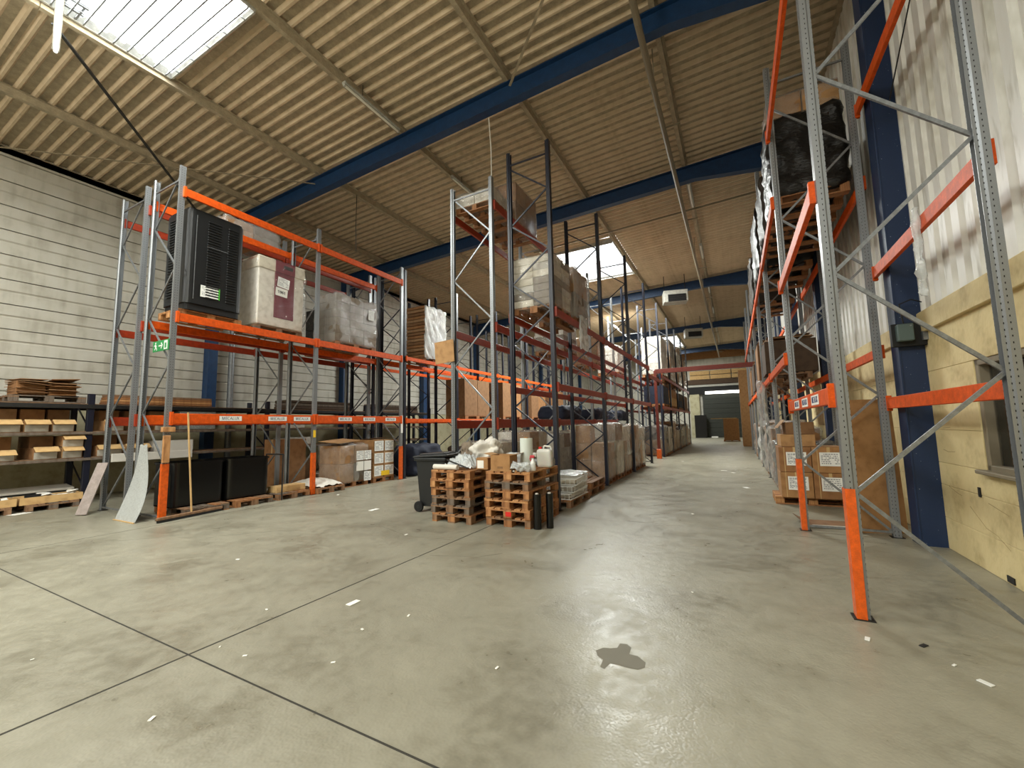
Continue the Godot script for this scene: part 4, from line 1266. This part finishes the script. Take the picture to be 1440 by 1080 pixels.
		for j in 7:
			for e in [-1, 1]:
				part(wb, "upright_wire", cube(V(0.01, 0.12, 0.01)), M.plastic_white, V(-0.27 + j * 0.09, 0.065, e * 0.5))
		part(wb, "contents", cube(V(0.54, 0.08, 0.9), 0.02), M.white_box[k], V(0, 0.055, 0))
	solo("plastic_cover", "clear plastic sheet with black print over the wire baskets", "plastic sheet", sheet(0.6, 1.0, func(u: float, v: float) -> Vector3: return V(0, 0.02 * sin(u * PI) + 0.012 * sin(v * 21 + u * 7), 0), 18), M.film_sheet, V(-3.14, 0.6, -8.3))
	for k in 2:
		pallet(["empty low pallet beyond the wire baskets", "empty low pallet under the rack before the wrapped row"][k], V(-3.35, 0.0, -9.75 + 0.0 * k) if k == 0 else V(-3.35, 0.1445, -9.85), 0.03 * k, [1, 4])
	solo("cardboard_piece", "bare tan cardboard piece tied flat to the galvanised post", "cardboard", cube(V(0.52, 0.5, 0.012), 0.002), M.card[2], V(-5.62, 3.27, -7.42), V(0, 0, 0.06))
	# wrapped goods in the row along the aisle
	var kinds := [[M.card[0], M.card[4]], [M.card[3], M.white_box[2]], [M.white_box[0], M.card[4]], [M.card[1]], [M.white_box[1], M.card[2]]]
	for k in 5:
		var h: float = [1.42, 1.45, 1.38, 1.4, 1.3][k]
		wrapped("film-wrapped brown goods on a pallet, %s along the aisle past the wire baskets" % ORD[k], V(-3.5, 0, [-11.56, -12.58, -13.6, -14.95, -16.0][k]), V(0.86, h, 0.86), [2, 3, 2], kinds[k], "wrapped row along the aisle", {"amp": 0.09, "seed": 60 + k, "ragged": 0.3 if k == 0 else 0.0})
	for k in 3:
		wrapped("film-wrapped white goods inside the middle racks, %s behind the pallet stacks" % ORD[k], V(-4.9, 0, [-8.4, -9.8, -11.6][k]), V(0.9, [1.1, 1.3, 1.2][k], 1.05), [2, 3, 2], [M.white_box[0], M.white_box[2], M.card[4]], "wrapped goods under the galvanised rack", {"amp": 0.07, "seed": 70 + k})
	wrapped("film-wrapped white cartons on the red beams of the dark blue rack", V(-3.5, 3.9, -8.1), V(0.92, 1.05, 0.95), [2, 7, 2], [M.white_box[1], M.white_box[2], M.card_grey], "", {"amp": 0.05, "seed": 81})
	var w2 := wrapped("film-wrapped tan carton with hanging film on the red beams", V(-3.48, 3.9, -9.32), V(0.9, 1.15, 0.95), [1, 2, 1], [M.card[4], M.card_grey], "", {"amp": 0.1, "seed": 82, "film_mat": M.film_thick})
	w2.set_meta("category", "pallet load")
	solo("hanging_film", "clear film hanging down over the red beam from the wrapped tan carton", "plastic film", lump(V(0.05, 0.75, 0.5), 0.05, 0.6, 85, 16, 0.02), M.film_sheet, V(-2.93, 3.3, -9.1))
	var tp := wrapped("flat film-wrapped load on the topmost beams of the galvanised rack", V(-4.92, 6.5, -8.05), V(1.0, 0.28, 0.85), [2, 1, 2], [M.white_box[0], M.white_box[1]], "", {"amp": 0.06, "seed": 83})
	tp.set_meta("category", "pallet load")
	wrapped("brown carton block on the topmost beams of the galvanised rack", V(-4.9, 6.5, -9.3), V(1.0, 0.95, 1.2), [2, 2, 2], [M.card[3], M.card[1]], "", {"amp": 0.03, "seed": 84})
	for k in 3:
		wrapped(["white wrapped stack on the galvanised rack behind the dark blue posts", "tan carton stack on the galvanised rack deep between the posts", "white wrapped stack deep on the galvanised rack by the lamp"][k], V(-4.92, 3.77, [-12.4, -15.9, -19.2][k]), V(0.95, [1.3, 1.0, 1.2][k], 1.2), [2, 3, 2], [[M.white_box[0], M.card_grey], [M.card[0]], [M.white_box[0]]][k], "goods on the galvanised rack", {"seed": 90 + k})
	# goods further back in the middle and left rows
	for k in 4:
		wrapped("tall tan carton block on the low beams of the dark blue rack, %s along" % ORD[k], V(-9.95, 1.9, -14.8 - k * 3.1), V(0.95, [1.5, 1.6, 1.4, 1.6][k], 1.9), [1, 1, 2], [M.card[1], M.card[3]], "tan blocks on the dark blue rack", {"film": false})
	for k in 4:
		solo("blue_cover", "dark blue covered heap on the floor under the dark blue rack, %s along" % ORD[k], "heap", lump(V(1.0, [1.0, 0.8, 1.1, 0.9][k], 1.6), 0.12, 0.2, 100 + k, 14, 0.15), [M.blue_cloth, M.card_dark, M.blue_cloth, M.film_brown][k], V(-9.95, 0, [-11.6, -14.8, -17.9, -21.0][k]), V0, "covered heaps under the dark blue rack")
	for k in 4:
		wrapped("white wrapped goods under the far galvanised rack, %s along" % ORD[k], V(-4.9, 0, [-13.1, -15.0, -16.6, -18.4][k]), V(0.95, 1.25, 1.2), [1, 3, 2], [M.white_box[0], M.white_box[2]], "white goods under the far galvanised rack", {"seed": 110 + k})
	for k in 3:
		solo("blue_bundle", "dark blue covered bundle on the galvanised rack, %s along" % ORD[k], "bundle", lump(V(0.95, 0.42, 1.7), 0.1, 0.2, 120 + k, 12, 0.15), M.blue_cloth, V(-4.92, 1.76, -12.6 - k * 3.3), V0, "blue bundles on the galvanised rack")

func build_right() -> void:
	pallet("low pallet under the four labelled cartons by the cream wall", V(1.2, 0, -10.1), PI / 2, [1, 2])
	for k in 4:
		var i := k % 2
		var j := int(k / 2.0)
		var c := thing("labelled_carton", "brown carton with a white label, %s %s of the four by the orange guard" % [["lower", "upper"][j], ["aisle-side", "wall-side"][i]], "carton", V(0.96 + i * 0.52, 0.146 + j * 0.475, -9.95), 0.0, "four labelled cartons")
		carton_parts(c, V(0.51, 0.47, 0.7), M.card[[0, 1, 1, 0][k]], true)
		paper_on(c, V(0.02, 0.27 - 0.02 * j, 0.353), 0.32, 0.25, "z", M.print2 if i == 0 else M.print1)
		part(c, "strap", cube(V(0.012, 0.47, 0.003)), M.tape, V(-0.17, 0.235, 0.353))
	for k in 2:
		var c := thing("top_carton", ["tan carton lying on top of the four labelled cartons", "dark open-topped carton stacked above the tan carton"][k], "carton", V(1.03 + 0.05 * k, 1.096 + k * 0.235, -9.98), 0.05)
		carton_parts(c, V(0.56 - 0.1 * k, 0.23, 0.5), [M.card[2], M.card[3]][k], k == 0)
		if k == 1:
			part(c, "flap", cube(V(0.2, 0.006, 0.45)), M.card[4], V(-0.3, 0.2, 0), V(0, 0, 0.9))
	solo("tall_cardboard_sheet", "tall plain cardboard sheet leaning behind the rack post by the wall", "cardboard", cube(V(0.62, 1.88, 0.025), 0.003), M.card[0], V(1.72, 0.94, -7.78), V(-0.04, 0.35, 0))
	solo("flat_cardboard", "flat brown cardboard with a curled edge on the floor under the rack", "cardboard", sheet(0.9, 0.55, func(u: float, v: float) -> Vector3: return V(0, 0.012 + 0.09 * pow(maxf(0, 0.3 - u) / 0.3, 2), 0), 12, 0.006), M.card[3], V(1.2, 0.0, -8.05), V(0, 0.1, 0))
	solo("white_strip", "thin white strip lying on the flat cardboard under the rack", "strip", cube(V(0.6, 0.012, 0.02)), M.foam, V(1.22, 0.035, -7.8), V(0, 0.12, 0))
	# further goods on the floor along the right row
	var names := ["dark brown film-wrapped sack pile beyond the labelled cartons", "white film-wrapped brown carton pile beyond the labelled cartons", "brown carton pile with torn white film in the right row", "dark wrapped bale low in the right row", "white film-wrapped bale low in the right row", "brown wrapped bale at the end of the right row"]
	for k in 6:
		wrapped(names[k], V(1.3, 0, [-11.6, -13.05, -14.9, -16.4, -18.4, -22.2][k]), V(1.0, [0.95, 1.25, 1.4, 1.3, 1.2, 1.3][k], 1.1), [2, 3, 2], [[M.film_brown], [M.card[1], M.white_box[1]], [M.card[3], M.card[0]], [M.film_brown], [M.white_box[1]], [M.card[1]]][k], "goods on the floor of the right row", {"amp": 0.14, "seed": 130 + k, "film_mat": [M.film, M.film_thick, M.film_thick, M.film, M.film_thick, M.film][k]})
	# shelf level
	for k in 4:
		var cb := thing("big_carton", "big dark brown carton with papers on the right rack's middle beams, %s along" % ORD[k], "carton", V(1.28, 2.6, [-12.5, -15.6, -18.9, -22.2][k]), 0.0, "big cartons on the right rack's middle beams")
		part(cb, "pallet", pallet_block(), M.woodx[4])
		part(cb, "carton", cube(V(1.05, [0.78, 1.2, 1.0, 1.1][k], 1.25), 0.01), [M.card_dark, M.card[3], M.card_dark, M.card[3]][k], V(0, 0.15 + [0.39, 0.6, 0.5, 0.55][k], 0))
		if true:
			for j in 5:
				part(cb, "flattened_sheet", cube(V(0.9, 0.012, 1.0)), M.card[[3, 4][j % 2]], V(0, 0.18 + [0.78, 1.2, 1.0, 1.1][k] + j * 0.03, 0), V(rng.randf_range(-0.05, 0.05), rng.randf_range(-0.2, 0.2), rng.randf_range(-0.03, 0.03)))
	solo("hanging_film_strip", "torn brown film hanging from the right rack's middle beam", "plastic film", lump(V(0.12, 1.1, 0.9), 0.1, 0.5, 150, 14, 0.05), M.film_thick, V(0.63, 1.5, -12.4))
	# the dark wrapped loads up high
	var dk := wrapped("black film-wrapped load with tan cartons on top, high on the right rack", V(1.3, 5.12, -8.45), V(1.0, 1.35, 1.15), [1, 1, 1], [M.film_dark], "", {"film": false, "turn": 0.0})
	part(dk, "black_film", lump(V(1.05, 1.4, 1.2), 0.08, 0.3, 161, 16, 0.06), M.film_dark, V(0, 0.12, 0))
	for i in 2:
		for j in 2:
			part(dk, "carton", cube(V(0.48, 0.36, 0.55), 0.006), M.card[[2, 0, 4, 2][i * 2 + j]], V(-0.25 + i * 0.5, 1.7, -0.28 + j * 0.57))
	part(dk, "film_cap", lump(V(1.0, 0.42, 1.15), 0.04, 0.3, 162, 12, 0.04), M.film, V(0, 1.5, 0))
	for k in 3:
		wrapped("dark film-wrapped load high on the right rack, %s behind the black load" % ORD[k], V(1.28, 5.12, [-9.9, -12.3, -15.6][k]), V(1.05, [1.2, 1.5, 1.4][k], [1.1, 1.8, 1.8][k]), [2, 2, 2], [M.film_brown, M.card_dark], "dark loads high on the right rack", {"amp": 0.09, "seed": 170 + k, "film_mat": M.film_dark if k == 1 else M.film_brown})
	# film caught on the rear beam
	solo("film_rag", "long twisted rag of clear film hanging from the rear orange beam", "plastic film", lump(V(0.05, 0.95, 0.07), 0.035, 0.8, 181, 18, 0.02), M.film_sheet, V(1.82, 2.85, -5.75), V(0, 0.3, 0))
	# switch box and cables on the blue column
	var sb := thing("switch_box", "grey-green switch box fixed on the blue column beside the cream wall", "switch box", V(2.0, 2.57, -7.1))
	part(sb, "back_plate", cube(V(0.34, 0.3, 0.06), 0.006), M.rubber, V(0.05, 0.1, -0.01))
	part(sb, "box", cube(V(0.16, 0.22, 0.1), 0.01), mat(Color(0.3, 0.36, 0.35), 0.5), V(0.0, 0.12, 0.06))
	part(sb, "lid_screw", cube(V(0.015, 0.015, 0.01)), M.galv, V(0.05, 0.2, 0.112))
	part(sb, "grey_bracket", cube(V(0.06, 0.26, 0.05)), M.galv, V(0.2, 0.14, 0.04))
	var cb2 := MB.new()
	cb2.tube([V(0.0, 0.23, 0.05), V(-0.02, 0.5, 0.04), V(0.1, 0.55, 0.04), V(0.2, 0.5, 0.04)], 0.008, 6)
	part(sb, "cable", cb2.done(), M.rubber)
	var wr := MB.new()
	wr.tube([V(2.16, 8.6, -4.9), V(2.1, 7.5, -5.6), V(2.12, 6.6, -5.9), V(2.0, 5.6, -6.7)], 0.008, 6)
	solo("loose_cable", "thin dark cable sagging across the white ribbed sheet by the column", "cable", wr.done(), M.rubber)

func build_far() -> void:
	solo("door_lamp", "white strip of light over the dark far door", "lamp", cube(V(3.6, 0.26, 0.06), 0.02), M.tube_on, V(-0.75, 4.6, FAR_Z + 0.42))
	var dl := AreaLight3D.new()
	dl.name = "door_lamp_light"
	dl.area_size = Vector2(3.6, 0.26)
	dl.light_energy = 1.5
	dl.shadow_enabled = true
	dl.area_range = 60.0
	dl.position = V(-0.75, 4.6, FAR_Z + 0.47)
	dl.rotation = V(0, PI, 0)
	add_child(dl)
	solo("tall_plywood_crate", "very tall tan plywood crate standing at the far end of the right row", "crate", cube(V(0.75, 4.9, 1.6), 0.01), M.card[0], V(0.75, 2.45, -31.5))
	var gb := thing("far_carton_pallet", "brown carton bin with a pale board on top near the far door", "carton", V(-0.3, 0, -38.5))
	part(gb, "carton", cube(V(1.1, 1.75, 1.0), 0.01), M.card[1], V(0, 0.95, 0))
	part(gb, "pallet", pallet_block(), M.woodx[2], V(0, -0.0, 0), V(0, PI / 2, 0))
	part(gb, "board", cube(V(1.9, 0.05, 1.0)), M.card_pale, V(-0.5, 1.86, 0))
	solo("dark_cabinet", "black cabinet standing left of the far dark door", "cabinet", cube(V(1.1, 2.3, 0.6), 0.01), M.black_gloss, V(-3.1, 1.15, FAR_Z + 0.9))
	for k in 2:
		solo("white_strip_sill", ["white block on the floor at the far door's left foot", "white block on the floor at the far door's right foot"][k], "block", cube(V(0.6, 0.12, 0.2)), M.paper, V(-1.9 + k * 1.9, 0.06, FAR_Z + 0.6))
	# goods in the far half of the middle rows
	var mats := [[M.card[3], M.card_dark], [M.card_grey, M.white_box[1]], [M.card[0]], [M.white_box[0], M.card[4]]]
	for k in 8:
		wrapped("%s wrapped goods beyond the red gate, %s along the aisle floor" % [["dark brown", "grey", "tan", "white"][k % 4], ORD[k]], V(-3.5, 0, -21.75 - int(k / 2.0) * 3.35 - (k % 2) * 1.6), V(0.95, [1.3, 1.25, 1.5, 1.0, 1.05, 1.2, 1.3, 1.0][k], 1.3), [1, 2, 2], mats[k % 4], "wrapped goods beyond the red gate", {"amp": 0.1, "seed": 190 + k})
	for k in 4:
		wrapped("%s stack on the red beams beyond the gate, %s along" % [["white", "pale brown", "white striped", "brown"][k], ORD[k]], V(-3.5, 3.9, -22.6 - k * 3.35), V(0.95, [1.9, 2.3, 2.4, 2.0][k], 1.9), [1, 7, 2], [[M.white_box[0], M.white_box[1]], [M.card[4], M.card_grey], [M.white_box[0], M.card[2]], [M.card[0]]][k], "stacks on the red beams beyond the gate", {"seed": 200 + k})
	for k in 4:
		wrapped("blue-grey goods on the lower red beams beyond the gate, %s along" % ORD[k], V(-3.5, 2.4, -22.6 - k * 3.35), V(0.95, 0.9, 1.9), [1, 2, 2], [[M.blue_cloth, M.card_dark], [M.card[0], M.card_pale], [M.card_dark, M.blue_cloth], [M.card[3]]][k], "goods on the lower red beams beyond the gate", {"film": false})

func build_ceiling_things() -> void:
	var p := thing("ceiling_pipe", "long beige pipe hung under the roof above the aisle", "pipe", V(-0.97, 8.0, 0))
	var t := MB.new()
	t.tube([V(0.0, 0.75, -5.2), V(0, 0.05, -5.9), V(0, 0, -6.4), V(0, 0, -46)], 0.055, 10)
	part(p, "pipe_run", t.done(), M.pipe)
	for k in 8:
		part(p, "hanger", cube(V(0.02, 0.9, 0.03)), M.pipe, V(0, 0.47, -8.0 - k * 4.8))
		part(p, "bracket_arm", cube(V(0.36, 0.03, 0.03)), M.pipe, V(0.16, 0.05, -9.2 - k * 4.8))
	# fluorescent battens: [x, y, z, along z, lit, label]
	var list := [
		[-6.62, 8.62, -6.2, 1, 0, "unlit strip lamp on the purlin before the first blue rafter"],
		[-6.62, 8.62, -9.9, 1, 0, "unlit strip lamp on the purlin above the galvanised tower"],
		[-0.78, 8.78, -13.9, 1, 0, "unlit strip lamp beside the ceiling pipe after the second rafter"],
		[-0.78, 8.78, -18.9, 1, 0, "unlit strip lamp beside the ceiling pipe, middle of the roof bay"],
		[-0.78, 8.78, -24.5, 1, 0, "unlit strip lamp beside the ceiling pipe beyond the first heater"],
		[-0.78, 8.78, -29.5, 1, 0, "small unlit strip lamp beside the far ceiling pipe"],
		[-9.35, 8.3, -2.05, 0, 0.4, "lit white strip lamp hanging by the big rooflight"],
		[-6.68, 8.1, -27.8, 1, 5.0, "lit white strip lamp among the middle racks"],
		[-6.6, 7.7, 3.0, 1, 7.0, "lit white strip lamp behind the photographer under the roof"],
		[-2.0, 7.7, 1.5, 1, 7.0, "lit white strip lamp above the photographer"],
		[-11.5, 7.7, 3.0, 1, 7.0, "lit white strip lamp behind the photographer by the ribbed wall"],
	]
	for q in list:
		var l := thing("strip_lamp", q[5], "lamp", V(q[0], q[1], q[2]), 0.0 if q[3] == 1 else PI / 2 - 0.22, "strip lamps under the roof")
		part(l, "housing", cube(V(0.1, 0.05, 1.6), 0.008), M.white_metal, V(0, 0.04, 0))
		part(l, "tube", extrude(rounded_rect(0.05, 0.05, 0.024, 4), 1.52, "z"), M.tube_on if q[4] > 0 else M.tube_off, V(0, -0.01, -0.76))
		for e in [-1, 1]:
			part(l, "lamp_holder", cube(V(0.05, 0.06, 0.03)), M.white_metal, V(0, -0.005, e * 0.775))
		part(l, "hanger", cube(V(0.01, 0.45, 0.01)), M.steel_dark, V(0, 0.28, 0.3))
		if q[4] > 0:
			var o := OmniLight3D.new()
			o.name = "strip_lamp_light"
			o.light_size = 0.25
			o.light_energy = q[4]
			o.light_color = Color(1.0, 0.985, 0.92)
			o.shadow_enabled = true
			o.omni_range = 60.0
			o.omni_attenuation = 2.0
			o.position = V(0, -0.35, 0)
			l.add_child(o, true)
	for k in 2:
		var h := thing("unit_heater", ["beige unit heater hung under the third blue rafter", "beige unit heater hung further down the aisle"][k], "heater", V([-2.3, -2.2][k], [7.95, 7.8][k], [-22.3, -31.5][k]), 0.25)
		part(h, "casing", cube(V(1.15, 0.6, 0.7), 0.02), M.white_metal)
		part(h, "grille", cube(V(0.85, 0.36, 0.03)), M.ink, V(0.05, -0.1, 0.35))
		for j in 4:
			part(h, "louvre", cube(V(0.85, 0.02, 0.05)), M.steel_dark, V(0.05, -0.24 + j * 0.09, 0.37), V(0.4, 0, 0))
		for e in [-1, 1]:
			part(h, "hanger", cube(V(0.03, 0.95, 0.03)), M.steel_dark, V(e * 0.5, 0.75, 0))
	var cs := MB.new()
	cs.tube([V(-4.25, 8.2, -7.2), V(-4.32, 7.6, -7.4), V(-4.38, 7.05, -7.5)], 0.012, 6)
	solo("hanging_cable", "pale cable hanging from the blue rafter to the galvanised rack", "cable", cs.done(), M.foam)
	var cs2 := MB.new()
	cs2.tube([V(-9.6, 8.6, -8.4), V(-9.62, 7.6, -8.4), V(-9.7, 6.9, -8.5)], 0.01, 6)
	solo("thin_wire", "thin dark wire hanging from the roof behind the blue rafter", "wire", cs2.done(), M.steel_dark)
	var cd := MB.new()
	cd.tube([V(-6.8, 8.62, -15.0), V(-3.8, 8.74, -15.0), V(-0.8, 8.86, -15.0), V(2.1, 8.97, -15.0)], 0.03, 8)
	solo("roof_conduit", "thin grey conduit running across the roof past the rooflight", "conduit", cd.done(), M.pipe)

func build_floor_litter() -> void:
	# dark spill with a three-lobed outline
	var pts := PackedVector2Array()
	for q in [[-0.165, -0.010], [-0.130, -0.069], [-0.082, -0.082], [-0.039, -0.113], [-0.035, -0.181], [0.014, -0.193], [0.052, -0.157], [0.057, -0.066], [0.116, -0.064], [0.178, -0.008], [0.185, 0.053], [0.148, 0.098], [0.081, 0.104], [0.014, 0.100], [-0.033, 0.104], [-0.049, 0.185], [-0.081, 0.173], [-0.087, 0.083], [-0.137, 0.048]]:
		pts.append(Vector2(q[0], q[1]))
	solo("floor_spill", "dark three-lobed stain on the concrete in the bright patch", "stain", extrude_flat(pts, 0.0015), M.stain, V(-0.812, 0, -3.025))
	var r := RandomNumberGenerator.new()
	r.seed = 77
	var n := 0
	var scraps := ["white paper scrap on the floor, just past the crossing of the floor joints", "white paper scrap on the floor, right of the crossing joints", "white paper scrap on the floor, above the crossing joints", "white paper scrap on the floor, far left of the floor spill, before the broom", "white paper scrap on the floor, on the long floor joint near the pallets", "white paper scrap on the floor, largest, before the carton with papers", "white paper scrap on the floor, midway along the long floor joint", "white paper scrap on the floor, low in the picture, between joint and spill", "white paper scrap on the floor, nearest the lower left corner", "white paper scrap on the floor, between the long joint and the picture's lower edge", "white paper scrap on the floor, beside the crossing joints, tiniest", "white paper scrap on the floor, pale smear-like, beyond the long joint", "white paper scrap on the floor, far down the aisle, left of a pair", "white paper scrap on the floor, far down the aisle, right of a pair", "white paper scrap on the floor, alone in the aisle before the wrapped row", "white paper scrap on the floor, beyond the floor spill", "small bright scrap on the floor, beside the orange foot of the near rack", "small bright scrap on the floor, by the dark sliver near the cream wall", "small bright scrap on the floor, shiny, nearest the cream wall", "little dark sliver on the floor, lying before the near rack post", "white paper scrap on the floor, at the picture's left edge", "white paper scrap on the floor, under the second orange post guard", "white paper scrap on the floor, at the red gate's orange foot", "white paper scrap on the floor, in the aisle by the labelled cartons"]
	for q in [[-3.2, -1.88, 0.03, 0], [-2.55, -2.1, 0.03, 0], [-3.82, -2.42, 0.03, 0], [-5.61, -3.16, 0.05, 0], [-4.48, -4.96, 0.06, 0], [-6.42, -6.18, 0.2, 0], [-2.57, -2.88, 0.035, 0], [-1.5, -2.54, 0.03, 0], [-3.0, -1.26, 0.04, 0], [-2.74, -2.53, 0.03, 0], [-3.5, -1.87, 0.02, 0], [-3.22, -2.86, 0.12, 0], [-0.42, -15.49, 0.18, 0], [-0.14, -14.94, 0.15, 0], [-0.76, -8.09, 0.06, 0], [-0.46, -4.42, 0.02, 0], [0.75, -4.04, 0.06, 1], [1.15, -3.86, 0.03, 1], [1.23, -3.69, 0.07, 1], [1.07, -4.09, 0.06, 2], [-4.55, -1.17, 0.02, 0], [-8.71, -7.21, 0.1, 0], [-2.01, -18.65, 0.1, 0], [0.14, -11.71, 0.2, 0]]:
		solo("floor_scrap", scraps[n], "scrap", cube(V(q[2], 0.006, q[2] * 0.5), 0.001), [M.paper, M.plastic_white, M.ink][q[3]], V(q[0], 0.004, q[1]), V(0, r.randf() * 3.0, 0), "scraps on the floor")
		n += 1

func extrude_flat(pts: PackedVector2Array, h: float) -> ArrayMesh:
	var m := MB.new()
	var ix := Geometry2D.triangulate_polygon(pts)
	for k in range(0, ix.size(), 3):
		m.tri(V(pts[ix[k]].x, h, pts[ix[k]].y), V(pts[ix[k + 1]].x, h, pts[ix[k + 1]].y), V(pts[ix[k + 2]].x, h, pts[ix[k + 2]].y), V(0, 1, 0))
	return m.done()
